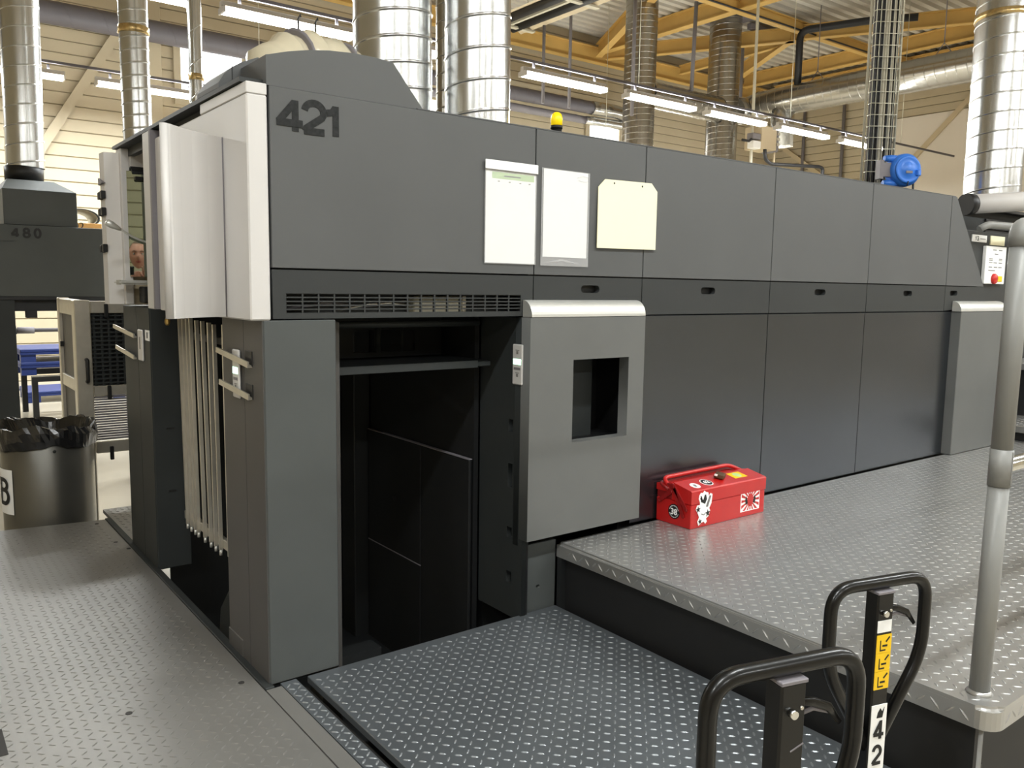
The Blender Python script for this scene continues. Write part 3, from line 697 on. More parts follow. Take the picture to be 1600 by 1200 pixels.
hp = fillet([(x0+.004, -.078, zt-.01), (x0+.004, -.030, hz), (x1-.05, -.030, hz+.004), (x1-.004, -.07, zt+.004)], .03, 6)
part('carry_handle', MB().sweep(hp, .0085, 12), RED, T)
hp = fillet([(x0-.002, -.07, zt-.012), (x0-.002, -.018, hz-.020), (x1-.03, -.018, hz-.018), (x1+.004, -.06, zt)], .03, 6)
part('carry_handle', MB().sweep(hp, .0065, 10), REDD, T)
part('handle_lug', MB().box(x0-.004, -.10, zt-.02, x0+.0, -.06, zt+.012, .001), REDD, T)
def stick(nm, poly, m, parent, y=y0-.0024, t=.0006): return part(nm, MB().prism(poly, 'y', y-t, y), m, parent)
# sun-ray sticker
sx0, sx1, sz0, sz1 = 1.905, 2.030, ZP+.022, ZP+.112
st = part('sun_ray_sticker', MB().prism(rect(sx0, sz0, sx1, sz1), 'y', y0-.0006, y0), PAPER, T)
cx, cz = (sx0+sx1)/2, (sz0+sz1)/2
st2 = y0-.0006
bx0, bx1, bz0, bz1 = sx0+.004, sx1-.004, sz0+.004, sz1-.004
def edge(a):
    c, s_ = math.cos(a), math.sin(a)
    k = min((bx1-cx)/abs(c) if abs(c) > 1e-6 else 9, (bz1-cz)/abs(s_) if abs(s_) > 1e-6 else 9); return (cx+c*k, cz+s_*k)
rays = MB()
for k in range(16):
    a = 2*PI*k/16; rays.prism([(cx, cz), edge(a-.1), edge(a+.1)], 'y', st2-.0008, st2-.0006)
part('red_ray', rays, RED, st, kind='stuff')
part('red_disc', MB().prism(disc(cx, cz, .020, 0, rz=.028), 'y', st2-.0012, st2-.0008), RED, st)
for sgn in (-1, 1):
    part('dark_figure', MB().prism([(cx+sgn*.017, cz-.012), (cx+sgn*.030, cz-.018), (cx+sgn*.035, cz+.004), (cx+sgn*.028, cz+.02), (cx+sgn*.022, cz+.006)], 'y', st2-.0014, st2-.0010), INK, st)
# black-and-white cut-out sticker
bx, bz = 1.667, ZP+.078
blob = [(-.026,-.068),(-.010,-.058),(.006,-.056),(.014,-.066),(.024,-.058),(.018,-.044),(.032,-.038),(.042,-.016),(.036,-.004),(.048,.014),(.052,.050),(.040,.056),(.030,.046),(.026,.060),(.012,.064),(.002,.070),(-.006,.062),(-.018,.064),(-.028,.054),(-.030,.040),(-.022,.026),(-.022,.016),(-.038,.016),(-.046,.0),(-.032,-.018),(-.024,-.034),(-.034,-.050)]
cs = stick('cutout_sticker', [(bx+a, bz+b) for a, b in blob], PAPER, T)
def ink(poly, m=INK): part('ink_patch', MB().prism([(bx+a, bz+b) for a, b in poly], 'y', y0-.0038, y0-.0030), m, cs)
ink([(.014,.004),(.026,.002),(.044,.044),(.034,.048)], GINK)
ink([(-.020,.052),(-.014,.050),(-.008,.036),(-.002,.034),(.004,.052),(.012,.054),(.018,.034),(.008,.016),(-.004,.022),(-.016,.026)])
def star(a0, b0, r): return [(a0+(r if k % 2 == 0 else r*.42)*math.cos(PI*k/5+.4), b0+(r if k % 2 == 0 else r*.42)*math.sin(PI*k/5+.4)) for k in range(10)]
ink(star(-.031, -.002, .014)); ink(star(.027, -.024, .016)); ink(star(-.018, -.052, .012))
ink([(-.012,-.024),(.004,-.030),(.014,-.022),(.013,-.019),(.004,-.026),(-.011,-.020)], GINK); ink([(-.022,.040),(-.012,.030),(-.010,.034),(-.018,.046)])
# round stickers
rs_ = part('round_sticker', MB().prism(disc(-.088-.012, ZP+.055, .030, 0, n=24), 'x', x0-.0012, x0), INK, T, label='black round sticker with number on the end')
text('sticker_number', '38', .034, lambda a, b, c: (x0-.0014-c, -.100-a, ZP+.053+b), PAPER, rs_, bold=.001)
for k in range(11):
    a = PI*(.12+.76*k/10); yc, zc = -.100-.0235*math.cos(a)*-1, ZP+.055+.0235*math.sin(a)
    part('ring_letter_dash', MB().box(x0-.0018, yc-.0016, zc-.002, x0-.0012, yc+.0016, zc+.002), PAPER, rs_)
    zc = ZP+.055-.0235*math.sin(a)
    part('ring_letter_dash', MB().box(x0-.0018, yc-.0013, zc-.0015, x0-.0012, yc+.0013, zc+.0015), PAPER, rs_)
sl = .018/.094
def lidz(y): return zt+.002 + (y-(y0+.002))*sl
def lidsurf(poly, m, nm, parent, h=.0006):
    top = [(a, b, lidz(b)+h+.0004) for a, b in poly]; bot = [(a, b, lidz(b)) for a, b in poly]; n_ = len(poly)
    return part(nm, MB().add(bot+top, [tuple(range(n_))[::-1], tuple(range(n_, 2*n_))] + [(i, (i+1) % n_, n_+(i+1) % n_, n_+i) for i in range(n_)]), m, parent)
o = lidsurf(disc(1.66, -.148, .022, 0), PAPER, 'round_sticker', T); lidsurf([(1.65, -.158), (1.662, -.16), (1.668, -.14), (1.655, -.138)], GINK, 'ink_patch', o, .0012)
o = lidsurf(disc(1.738, -.140, .028, 0), PAPER, 'round_sticker', T); lidsurf(disc(1.738, -.140, .0245, 0), INK, 'ink_ring', o, .001)
text('sticker_number', '62', .030, lambda a, b, c: (1.738+a, -.140+b, lidz(-.140+b)+.0020+c), PAPER, o, bold=.001)
o = lidsurf(rect(1.905, -.155, 1.985, -.105), YLAB, 'warning_sticker', T); lidsurf(disc(1.945, -.13, .02, 0), GREEN, 'sticker_emblem', o, .001)
# small brown block lying on the lid
t = thing('leather_block', (1.838, -.125, lidz(-.125)), 'small brown leather-like block lying on the red toolbox lid', 'block', rot=.35, local=True)
t.rotation_euler = (math.atan(sl)*.9, 0, .5)
part('block_body', MB().box(-.026, -.020, .0015, .026, .020, .020, .003), BROWN, t); part('cut_edge', MB().box(.0262, -.018, .003, .028, .018, .018), TAN, t)
part('paper_tag', MB().box(-.034, .006, .012, -.0262, .018, .019), PAPER, t)

# ------------------------------------------------------------------ extraction ducts
def duct(lab, p0, p1, r, m=GALV, pitch=.13, bands=(), group='round extraction ducts', extra=None):
    t = thing('spiral_duct', p0, lab, 'duct', group)
    part('duct_tube', MB().spiral(p0, p1, r, pitch), m, t)
    d = (Vector(p1)-Vector(p0)).normalized()
    for z, hh in bands:
        a = Vector(p0)+d*z
        part('tape_band', MB().lathe([(r+.004, 0), (r+.009, .004), (r+.009, hh-.004), (r+.004, hh)], a, 28, d), FOIL, t)
    return t
d1 = duct('wide bright spiral duct rising behind the curved hood', (.955, 1.02, 1.765), (.925, 1.02, 7.05), .168, GALV, .105)
part('duct_collar', MB().lathe([(.178, 0), (.178, .03), (.17, .035)], (.955, 1.02, 1.765), 28), GALV, d1)
d2 = duct('bright spiral duct rising right of the curved hood, nearest the beacon', (1.262, .82, 1.765), (1.25, .82, 7.05), .142, GALV, .13)
part('duct_collar', MB().lathe([(.15, 0), (.15, .03), (.144, .035)], (1.262, .82, 1.765), 28), GALV, d2)
part('rivet', MB().cyl((1.30, .685, 1.83), (1.305, .68, 1.83), .004, seg=8), DARK, d2)
t = thing('wrapped_elbow', (.5, .9, 1.765), 'cream plastic-wrapped duct elbow bulging above the curved hood', 'duct')
ep = fillet([(.30, .80, 1.765), (.32, .82, 1.97), (.50, .87, 2.05), (.70, .94, 2.02), (.80, 1.0, 1.96)], .12, 6)
part('elbow_tube', MB().sweep(ep, [.10+.012*math.sin(i*1.9) for i in range(len(ep))], 18), WRAP, t)
for i in (9, 15, 20):
    d = (ep[i+1]-ep[i]).normalized(); part('wrap_tie', MB().lathe([(.106, 0), (.116, .006), (.106, .012)], ep[i], 18, d), PIPEG, t)
for x in (.46, .53): part('lifting_hook', MB().sweep([(x, .87, 2.13), (x, .87, 2.18), (x+.008, .87, 2.20), (x+.01, .87, 2.19)], .004, 6), BLACK, t)
duct('slim duct in the gap between the two wide ducts', (2.50, 3.0, FL+.01), (2.44, 3.0, 7.05), .058, GALVD, .12)
duct('spiral duct with foil band behind the white delivery end', (.86, 5.0, FL+.01), (.83, 5.0, 7.05), .108, GALV, .10, bands=((3.55, .06),), )
duct('thin duct with foil band in front of the left window', (1.63, 6.0, FL+.01), (1.615, 6.0, 7.05), .062, GALV, .3, bands=((3.5, .06),))
a = duct('spiral duct with black collar above the press marked 480', (.235, 6.45, 2.17), (.29, 6.45, 7.05), .155, GALV, .165)
part('black_collar', MB().lathe([(.155, 0), (.158, .12), (.15, .125)], (.222, 6.45, 2.05), 26), BLACK, a)
# far pipework
t = duct('long grey duct running under the roof along the back wall', (-6.9, 12.2, 5.13), (6.2, 12.2, 5.13), .17, HDUCT, .5)
duct('long grey duct ending in an elbow behind the strip lights', (6.0, 12.2, 5.25), (12.3, 12.2, 5.25), .14, HDUCT, .5)
t = thing('foil_elbow', (12.6, 12.2, 5.2), 'crinkled foil elbow at the end of the upper grey duct', 'duct')
part('elbow_tube', MB().sweep(fillet([(12.3, 12.2, 5.25), (13.1, 12.2, 5.27), (13.5, 12.2, 5.2), (13.9, 12.2, 5.3)], .3, 5), .15, 18), GALVD, t)
duct('slimmer grey pipe below the upper grey duct on the back wall', (6.0, 12.3, 5.0), (12.2, 12.3, 4.98), .085, PIPEG, .5)
t = thing('foil_hose', (12.8, 12.3, 4.9), 'crinkled silver hose on the end of the slimmer grey pipe', 'hose')
part('hose_tube', MB().sweep([(12.2, 12.3, 4.98), (12.5, 12.3, 4.99), (12.9, 12.3, 5.0), (13.3, 12.3, 5.0), (13.8, 12.3, 5.04)], [.09, .105, .1, .11, .06], 18), GALV, t)
# three big ducts at the far corner
da = duct('tall duct, left of the two dull spiral ducts under the roof', (11.15, 9.6, FL+.01), (11.2, 9.6, 7.05), .31, GALVD, .115)
db = duct('tall duct, right of the two dull spiral ducts, with a roof frame', (14.05, 9.9, FL+.01), (14.08, 9.9, 7.04), .34, GALVD, .125)
part('roof_frame', MB().box(13.5, 9.3, 7.02, 14.66, 10.5, 7.10), PIPEG, db)
duct('short level duct joining the two dull tall ducts', (11.5, 9.7, 5.02), (13.72, 9.75, 5.02), .26, GALVD, .2)
t = duct('big level silver duct running along the right wall', (15.0, 9.6, 5.26), (15.0, -9.5, 5.26), .30, GALVD, .19)
part('end_elbow', MB().sweep(fillet([(14.4, 9.86, 5.1), (15.0, 9.95, 5.2), (15.0, 9.6, 5.26)], .4, 6), .29, 22), GALVD, t)
part('drop_branch', MB().cyl((15.0, 9.0, 4.3), (15.0, 9.0, 5.2), .25, seg=24), GALV, t)
for y in (8.2, 5.6):
    part('hanger_strap', MB().sweep([(15.0, y+.2, 5.48), (15.0, y, 5.75), (15.0, y-.2, 5.48)], .012, 6), PIPEG, t); part('hanger_wire', MB().cyl((15, y, 5.72), (15, y, 7.05), .01, seg=5), PIPEG, t)
t = duct('large bright duct in front of the far machine, right of the hose reel', (6.02, .70, 1.815), (6.19, .80, 7.05), .198, GALV, .14, bands=((1.42, .05), (1.62, .05), (1.80, .05)))
a = Vector((8.55, 1.30, 3.42))
t = duct('curved dull duct end behind the large bright duct', a, a+Vector((1.6, -1.1, .25)), .24, GALVD, .14)
part('duct_elbow', MB().sweep(fillet([a+Vector((.05, -.03, 0)), a+Vector((-.25, .12, -.10)), a+Vector((-.22, .12, -.55))], .25, 8), .24, 22), GALVD, t)

# ------------------------------------------------------------------ cable tray, hose reel, beacon, roof fittings
t = thing('cable_tray', (5.42, 1.30, 1.82), 'tall wire mesh cable tray full of cables behind the press', 'cable tray')
cx, cy = 5.33, 1.26
mesh_ = MB()
ax = Vector((.80, -.60, 0)); ay = Vector((.60, .80, 0)); o0 = Vector((cx, cy, 0))
cols = [(-.10, 0), (-.10, -.05), (-.067, -.05), (-.033, -.05), (0, -.05), (.033, -.05), (.067, -.05), (.10, -.05), (.10, 0)]
wv = []
for k, (a, b) in enumerate(cols):
    p = o0 + ax*a + ay*b
    part('tray_wire', MB().cyl((p.x, p.y, 1.82), (p.x+.02, p.y, 5.9), .0032, seg=6), WIRE, t)
me = MB()
a, b, c, d = [o0+ax*u+ay*v for u, v in ((-.10, .0), (-.10, -.0535), (.10, -.0535), (.10, .0))]
zz_ = Vector((0, 0, 1.82)); me.sweep([a+zz_, b+zz_], .0032, 6).sweep([b+zz_, c+zz_], .0032, 6).sweep([c+zz_, d+zz_], .0032, 6)
cw = part('cross_wire', me, WIRE, t); off = Vector(t.location)
k = 0
while 1.84 + k*.085 < 4.4:
    q = cw if k == 0 else again(cw, t)
    q.location = (0, 0, 1.84 + k*.085 - 1.82); k += 1
for k, (a, r, m) in enumerate(((-.08, .012, CABLE), (-.055, .010, CABLE), (-.028, .011, CABLE), (-.004, .013, CABLEG), (.016, .008, CABLEG), (.036, .011, CABLE), (.058, .010, CABLEG), (.08, .012, CABLE))):
    p = o0 + ax*a + ay*-.02
    part('cable', MB().sweep([(p.x+.004*math.sin(j*1.7+k), p.y, 1.82+j*.6) for j in range(8)], r, 8), m, t)
p = o0 + ax*0 + ay*.03
part('backing_rail', MB().box(p.x-.06, p.y-.0, 1.82, p.x+.07, p.y+.05, 6.9), PIPEG, t)
p = o0 + ax*.12
part('edge_conduit', MB().cyl((p.x, p.y, 1.82), (p.x+.02, p.y, 6.9), .010, seg=10), CABLEG, t); p = o0 - ax*.12
part('edge_conduit', MB().cyl((p.x, p.y, 1.82), (p.x+.02, p.y, 6.9), .010, seg=10), CABLEG, t)
# hose reel
R0 = Vector((5.221, .992, 2.074)); rx = Vector((.94, -.34, 0)); rn = Vector((-.34, -.94, .0))
t = thing('hose_reel', R0, 'bright blue hose reel on a grey bracket beside the cable tray', 'hose reel')
rd = Vector((-.50, -.86, 0)).normalized()
part('reel_case', MB().lathe([(.075, -.075), (.108, -.068), (.118, -.045), (.120, .0), (.118, .035), (.106, .052), (.098, .058)], R0, 36, rd), BLUE, t)
part('reel_face', MB().lathe([(.098, .056), (.100, .066), (.090, .072), (.080, .068), (.05, .070), (.042, .078), (.0, .080)], R0, 36, rd), BLUE, t)
side = Vector((0,0,1)).cross(rd).normalized()
if side.dot(rgt) < 0: side = -side
for zz in (.075, -.085):
    a = R0 - side*.05 + Vector((0,0,zz)); b = R0 - side*.155 + Vector((0,0,zz*1.1))
    part('mount_lug', MB().sweep([a, (a+b)/2+Vector((0,0,zz*.08)), b], [.034, .026, .020], 12), BLUE, t)
part('label_plate', MB().beam(R0 + rd*.082 - side*.025 - Vector((0,0,.02)), R0 + rd*.082 + side*.025 - Vector((0,0,.02)), .004, .018), PIPEG, t)
part('hose_guide', MB().box(*(R0+side*.075+rd*.06+Vector((-.022,-.022,-.045))), *(R0+side*.075+rd*.06+Vector((.022,.022,.0))), .006), BLUE, t)
part('swivel_bracket', MB().beam(R0 - side*.11, R0 - side*.17, .05, .10), PIPEG, t)
part('bracket_plate', MB().beam(R0 - side*.17, R0 - side*.20, .06, .135), PIPEG, t)
hs = R0 + side*.085 - Vector((0,0,.04))
part('hose', MB().sweep([hs, hs+Vector((.01, .0, -.12)), hs+Vector((.025, .0, -.24))], .008, 8), BLACK, t)
part('hose', MB().sweep([R0+rd*.078-Vector((0,0,.085)), R0+rd*.078-side*.01-Vector((0,0,.12))], .004, 6), BLACK, t)
# beacon
t = thing('warning_beacon', (1.70, .8, ZT+.02), 'small yellow warning beacon on a black stem on top of the press', 'beacon')
part('stem', MB().cyl((1.70, .8, ZT+.004), (1.70, .8, 1.915), .026, seg=20), BLACK, t); part('collar', MB().cyl((1.70, .8, 1.915), (1.70, .8, 1.93), .029, seg=20), BLACK, t)
part('beacon_lens', MB().lathe([(.027, 0), (.028, .035), (.022, .052), (.012, .060), (0, .063)], (1.70, .8, 1.93), 20), YELP, t)
# radiant heater trough
t = thing('radiant_heater', (8.9, 9.2, 5.95), 'long black and silver radiant heater trough hung under the roof', 'heater')
part('heater_hood', MB().prism([(8.35, 6.05), (8.7, 6.22), (9.0, 6.22), (9.35, 6.05), (9.32, 6.03), (9.0, 6.19), (8.7, 6.19), (8.38, 6.03)], 'y', 6.4, 11.0), BEIGEB, t)
for x in (8.62, 9.05): part('heater_tube', MB().cyl((x, 6.5, 6.06), (x, 10.9, 6.06), .075, seg=14), BLACK, t)
part('centre_strip', MB().box(8.80, 6.4, 6.03, 8.86, 11.0, 6.12), CABLEG, t)
for y in (7.2, 8.9, 10.7): part('cross_bracket', MB().box(8.3, y-.05, 6.0, 9.4, y+.05, 6.035), CABLEG, t)
for x in (8.45, 9.25):
    for y in (7.2, 10.7): part('hanger_wire', MB().cyl((x, y, 6.02), (x, y, 7.05), .008, seg=5), WIRE, t)
def conduit(lab, pts, r, m=PIPEG):
    t = thing('conduit', pts[0], lab, 'pipe', 'drop pipes under the roof'); part('pipe', MB().sweep(pts, r, 8), m, t)
conduit('dark vertical drop pipe above the third strip light, left of a pair', [(9.25, 10.2, 4.6), (9.25, 10.2, 6.0)], .03)
conduit('dark vertical drop pipe above the third strip light, right of a pair', [(9.9, 10.2, 4.6), (9.9, 10.2, 7.1)], .03)
conduit('thick dark drop pipe right of the radiant heater', [(10.6, 9.2, 4.4), (10.6, 9.2, 7.05)], .035)
conduit('dark drop pipe between the two dull tall ducts', [(12.7, 9.6, 5.2), (12.75, 9.6, 7.0)], .04)
conduit('left pipe of the pair falling right of the roof-framed duct', [(15.2, 10.6, 5.2), (15.2, 10.6, 7.0)], .035)
conduit('right pipe of the pair falling right of the roof-framed duct', [(15.45, 10.5, 5.2), (15.45, 10.5, 7.0)], .04)
conduit('black bent cable bundle rising from the level silver duct to the beam', fillet([(14.9, 8.6, 5.5), (14.9, 8.6, 6.62), (15.5, 7.4, 6.66), (15.9, 6.6, 6.62)], .2, 6), .075, CABLE)
conduit('thin dark rod line under the roof beside the ochre beam', [(11.2, 8.6, 6.62), (18.5, 8.55, 6.62)], .018, CABLE)
t = thing('vent_bar', (13, 8, 6.9), 'dark grey bar between roof beams beside the roof-framed duct', 'bar')
part('bar', MB().box(11.4, 9.2, 6.9, 12.6, 9.32, 7.0).box(14.7, 9.7, 6.88, 16.0, 9.82, 7.0), PIPEG, t, kind='stuff')
# wall cabinet and its cables
t = thing('wall_cabinet', (13.2, 8.0, 4.0), 'beige sheet metal box hung above the press near the last lights', 'cabinet')
part('cabinet_box', MB().box(12.82, 7.9, 3.90, 13.30, 8.3, 4.33, .01), BEIGEB, t)
part('louvre_side', MB().box(13.30, 7.92, 3.88, 13.42, 8.28, 4.30, .03), PIPEG, t)
for z in (4.0, 4.1, 4.2): part('louvre', MB().box(13.32, 7.90, z, 13.40, 7.925, z+.05), ALU, t)
part('junction_box', MB().box(12.58, 7.9, 3.88, 12.81, 8.05, 4.02, .008), PAPER, t); part('switch', MB().box(12.56, 7.9, 4.05, 12.80, 8.05, 4.16, .008), PIPEG, t)
part('post', MB().box(12.74, 8.06, FL, 12.78, 8.10, 7.0), CABLEG, t)
part('cable', MB().sweep(fillet([(13.0, 7.95, 3.95), (13.02, 7.95, 3.72), (13.2, 7.95, 3.64), (14.9, 7.95, 3.75), (15.0, 7.95, 3.72), (14.95, 7.95, 3.2), (14.9, 7.95, 2.5)], .12, 5), .035, 8), CABLE, t)
part('cable', MB().sweep([(12.3, 7.95, 4.0), (12.5, 7.95, 4.0), (12.7, 7.95, 4.12)], .025, 8), CABLE, t)
part('strut', MB().cyl((13.36, 7.98, 3.95), (13.3, 7.98, 2.6), .02, seg=8), BEIGEB, t)

# ------------------------------------------------------------------ the press marked 480
Q = thing('printing_press', (0, 6.6, FL), 'dark grey press marked 480 with a duct on its hood, behind the bin', 'printing press')
part('upper_body', MB().box(-3.2, 6.0, 1.03, .815, 7.5, 1.638, .004), PILLAR, Q)
part('lower_edge', MB().box(-3.2, 6.01, 1.0, .80, 7.5, 1.028), BLACK, Q)
part('hood_box', MB().box(.0, 6.03, 1.64, .565, 6.9, 1.94, .004), PILLAR, Q)
hv = [(0, 6.03, 1.94), (.565, 6.03, 1.94), (.565, 6.9, 1.94), (0, 6.9, 1.94), (.06, 6.22, 2.04), (.42, 6.22, 2.04), (.42, 6.7, 2.04), (.06, 6.7, 2.04)]
part('hood_top', MB().add(hv, [(0,1,5,4),(1,2,6,5),(2,3,7,6),(3,0,4,7),(4,5,6,7)]), PILLAR, Q)
part('badge_plate', MB().prism([(-.5, 1.638), (.015, 1.638), (.06, 1.50), (-.5, 1.49)], 'y', 5.985, 5.999), PILLAR, Q)
for s_, x in (('4', .075), ('8', .160), ('0', .243)):
    glyph('number_480', s_, .092, .21, front(x, 1.572, 5.9985), INK, Q, sx=.8)
part('leg', MB().box(-.35, 6.02, FL, .045, 7.4, 1.0, .004), CHEEK, Q)
part('leg', MB().box(1.2, 6.6, FL, 1.5, 7.4, 1.0, .004), CHEEK, Q)
part('under_frame', MB().box(.05, 6.1, .90, .8, 7.4, .995), BLACK, Q); part('under_bracket', MB().box(.14, 6.08, .84, .22, 6.2, .9), BLACK, Q)
part('under_strut', MB().beam((.45, 6.06, .99), (.62, 6.06, .92), .02, .01), CHROME, Q)
t = thing('orange_sign', (.70, 6.9, 1.638), 'orange board reading 102 half hidden behind press 480', 'sign')
part('board', MB().box(.575, 6.9, 1.642, .93, 6.93, 1.735, .002), ORANGE, t)
text('sign_number', '102', .10, front(.70, 1.70, 6.8995), INK, t)
t = thing('oval_pipe', (.73, 7.3, 1.64), 'open end of an oval pipe lying on top of press 480', 'pipe')
oc = Vector((.76, 6.98, 1.79))
def oval(r0, r1, y0_, y1_, n_=28):
    vs = []; 
    for y in (y0_, y1_):
        for rr in (r0, r1):
            for k in range(n_): a = 2*PI*k/n_; vs.append((oc.x+rr*1.0*math.cos(a), y, oc.z+rr*.52*math.sin(a)))
    f = []
    for k in range(n_):
        k2 = (k+1) % n_; A, B, Cc, D = 0, n_, 2*n_, 3*n_
        f += [(A+k, A+k2, B+k2, B+k), (Cc+k, D+k, D+k2, Cc+k2), (B+k, B+k2, D+k2, D+k), (A+k, Cc+k, Cc+k2, A+k2)]
    return MB().add(vs, f, True)
part('pipe_wall', oval(.155, .175, 6.98, 7.45), CHEEK, t); part('pipe_lining', oval(.148, .155, 6.985, 7.45), CABLEG, t)

# ------------------------------------------------------------------ bin
t = thing('waste_bin', (-.235, 2.50, FL), 'brushed steel barrel bin with letter B label, behind the walkway', 'bin')
bc = Vector((-.235, 2.50, 0))
part('bin_body', MB().lathe([(.208, FL+.002), (.210, FL+.02), (.212, .405), (.208, .41), (.20, .41), (.20, FL+.03), (.0, FL+.03)], bc, 40), STEELB, t)
part('bin_rivet', MB().lathe([(.008, 0), (.006, .004), (0, .005)], bc+Vector((.0, -.212, .335)), 10, (0, -1, 0)), DARK, t)
lb = MB(); n_ = 18; vs = []
for k in range(n_+1):
    a = -3.155 + .62*k/n_
    for z in (.02, .245): vs.append((bc.x+.2145*math.cos(a), bc.y+.2145*math.sin(a), z))
lb.add(vs, [(2*k, 2*k+2, 2*k+3, 2*k+1) for k in range(n_)], True)
o = part('letter_label', lb, PAPER, t, label='white label with black letter B')
a0 = -2.845
glyph('letter_b', 'B', .155, .13, lambda a, b, c: (bc.x+(.2172+c)*math.cos(a0+a/.214), bc.y+(.2172+c)*math.sin(a0+a/.214), .135+b), INK, o, sx=.8)
t = thing('bin_bag', (-.235, 2.50, .41), 'shiny black bin bag folded over the rim of the steel bin', 'bag')
rng = random.Random(5); seg = 72; vs = []; prof = [(.150, .33), (.185, .40), (.205, .445), (.222, .45), (.232, .42), (.232, .385), (.226, .35)]
wob = [[rng.uniform(-1, 1) for _ in range(seg)] for _ in prof]
for i, (r, z) in enumerate(prof):
    for k in range(seg):
        a = 2*PI*k/seg; ww = (wob[i][k]+wob[i][(k+1) % seg]+wob[i][k-1])/3
        vs.append((bc.x+(r+.010*ww)*math.cos(a), bc.y+(r+.010*ww)*math.sin(a), z+.016*ww+.012*math.sin(3*a+.6)+.008*math.sin(7*a+i)))
part('bag_rim', MB().add(vs, [(i*seg+k, i*seg+(k+1) % seg, (i+1)*seg+(k+1) % seg, (i+1)*seg+k) for i in range(len(prof)-1) for k in range(seg)], False), BAG, t)
part('bag_lining', MB().lathe([(0, .05), (.12, .06), (.155, .2), (.152, .34)], bc, 32), BAG, t)

# ------------------------------------------------------------------ guard enclosure behind the walkway
t = thing('guard_enclosure', (.2, 2.9, FL), 'aluminium-framed machine guard with black mesh door beside the bin', 'guard')
gx, gy = -.02, 2.72
part('corner_post', MB().box(gx-.035, gy-.035, FL, gx+.045, gy+.045, 1.07, .005), ALU, t)
part('corner_post', MB().box(gx-.03, 3.20, FL, gx+.03, 3.25, 1.075, .004), ALU, t); part('corner_post', MB().box(.62, gy-.03, FL, .68, gy+.03, 1.07, .004), ALU, t)
for z0, z1 in ((.985, 1.07), (.565, .635)):
    part('side_rail', MB().box(gx-.025, gy+.045, z0, gx+.025, 3.20, z1, .003), ALU, t)
part('side_panel', MB().box(gx-.012, gy+.05, .635, gx+.0, 3.20, .985), PILSIDE, t); part('side_panel', MB().box(gx-.012, gy+.05, FL+.2, gx+.0, 3.20, .565), PILSIDE, t)
part('panel_clip', MB().box(gx-.03, gy+.048, .79, gx-.01, gy+.075, .82), BLACK, t); part('panel_clip', MB().box(gx-.03, 3.18, .79, gx-.01, 3.2, .82), BLACK, t)
for z0, z1 in ((1.0, 1.065), (.545, .60), (.225, .29)):
    part('door_rail', MB().box(gx+.05, gy-.022, z0, .62, gy+.022, z1, .003), ALU, t)
part('mesh_backing', MB().box(gx+.05, gy+.012, .60, .62, gy+.016, 1.0), DARK, t)
for k in range(15):
    x = gx+.065+k*.037; part('mesh_bar', MB().box(x-.006, gy-.006, .60, x+.006, gy, 1.0), CHEEK, t)
for k in range(17):
    z = .615+k*.0232; part('mesh_bar', MB().box(gx+.05, gy-.010, z-.004, .62, gy-.004, z+.004), CHEEK, t)
for k in range(18):
    z = .298+k*.0138; part('cooling_fin', MB().box(gx+.05, gy-.014, z, .62, gy+.004, z+.0085), PIPEG, t)
for z in (1.02, .57, .23): part('door_catch', MB().box(gx+.115, gy-.035, z-.045, gx+.135, gy-.02, z+.03, .003), BLACK, t)
part('door_handle', MB().sweep(fillet([(gx+.015, gy-.034, .75), (gx+.015, gy-.06, .75), (gx+.015, gy-.06, .63), (gx+.015, gy-.034, .63)], .015, 4), .010, 10), BLACK, t)
t = thing('step_rail', (.14, 2.26, 0), 'bent chrome tube handle standing on the rear plate by the guard', 'handle')
part('tube', MB().sweep(fillet([(.10, 2.22, -.002), (.125, 2.26, .125), (.20, 2.26, .10), (.22, 2.22, -.002)], .03, 6), .0095, 12), CHROME, t)

# ------------------------------------------------------------------ pallets on a stand below press 480
def pallet(x, y, z, lab, ex=1.0, proto=[None]):
    if proto[0]:
        return dup(proto[0], (x, y, z), lab)
    t = thing('plastic_pallet', (0, 0, 0), lab, 'pallet', 'blue plastic pallets'); proto[0] = t
    part('deck', MB().box(-.6, -.4, .11, .6, .4, .15, .008), PBLUE, t)
    part('deck_edge', MB().box(-.6, -.402, .085, .6, -.38, .112).box(-.602, -.4, .085, -.58, .4, .112), PBLUE, t, kind='stuff')
    for xx in (-.52, 0, .52):
        for yy in (-.33, 0, .33):
            part('block', MB().prism([(xx-.075, yy-.06), (xx+.075, yy-.06), (xx+.075, yy+.06), (xx-.075, yy+.06)], 'z', .0, .11), PBLUE, t)
    t.location = (x, y, z); return t
pallet(.96, 9.0, .231, 'blue plastic pallet on the black stand under press 480, topmost')
pallet(.96, 9.0, .08, 'blue plastic pallet on the black stand under press 480, below the top one')
pallet(1.2, 10.6, FL, 'blue plastic pallet on the floor behind the black stand')
pallet(2.6, 10.5, FL, 'blue plastic pallet on the floor nearest the guard, lower of two'); pallet(2.63, 10.52, FL+.15, 'blue plastic pallet on the floor nearest the guard, upper of two')
t = thing('pallet_stand', (1.0, 9.0, FL), 'black steel stand carrying blue pallets behind press 480', 'stand')
part('stand_rail', MB().box(.45, 8.5, .01, 2.0, 8.56, .078), BLACK, t); part('stand_rail', MB().box(.45, 9.4, .01, 2.0, 9.46, .078), BLACK, t)
part('stand_edge', MB().box(.45, 8.496, .07, 2.0, 8.50, .078), ALU, t)
for x in (.48, 1.9):
    for y in (8.53, 9.43): part('leg', MB().box(x-.03, y-.03, FL, x+.03, y+.03, .01), BLACK, t)
t = thing('floor_rail', (.3, 8.2, .55), 'grey pipe rail with a coupling under press 480', 'pipe')
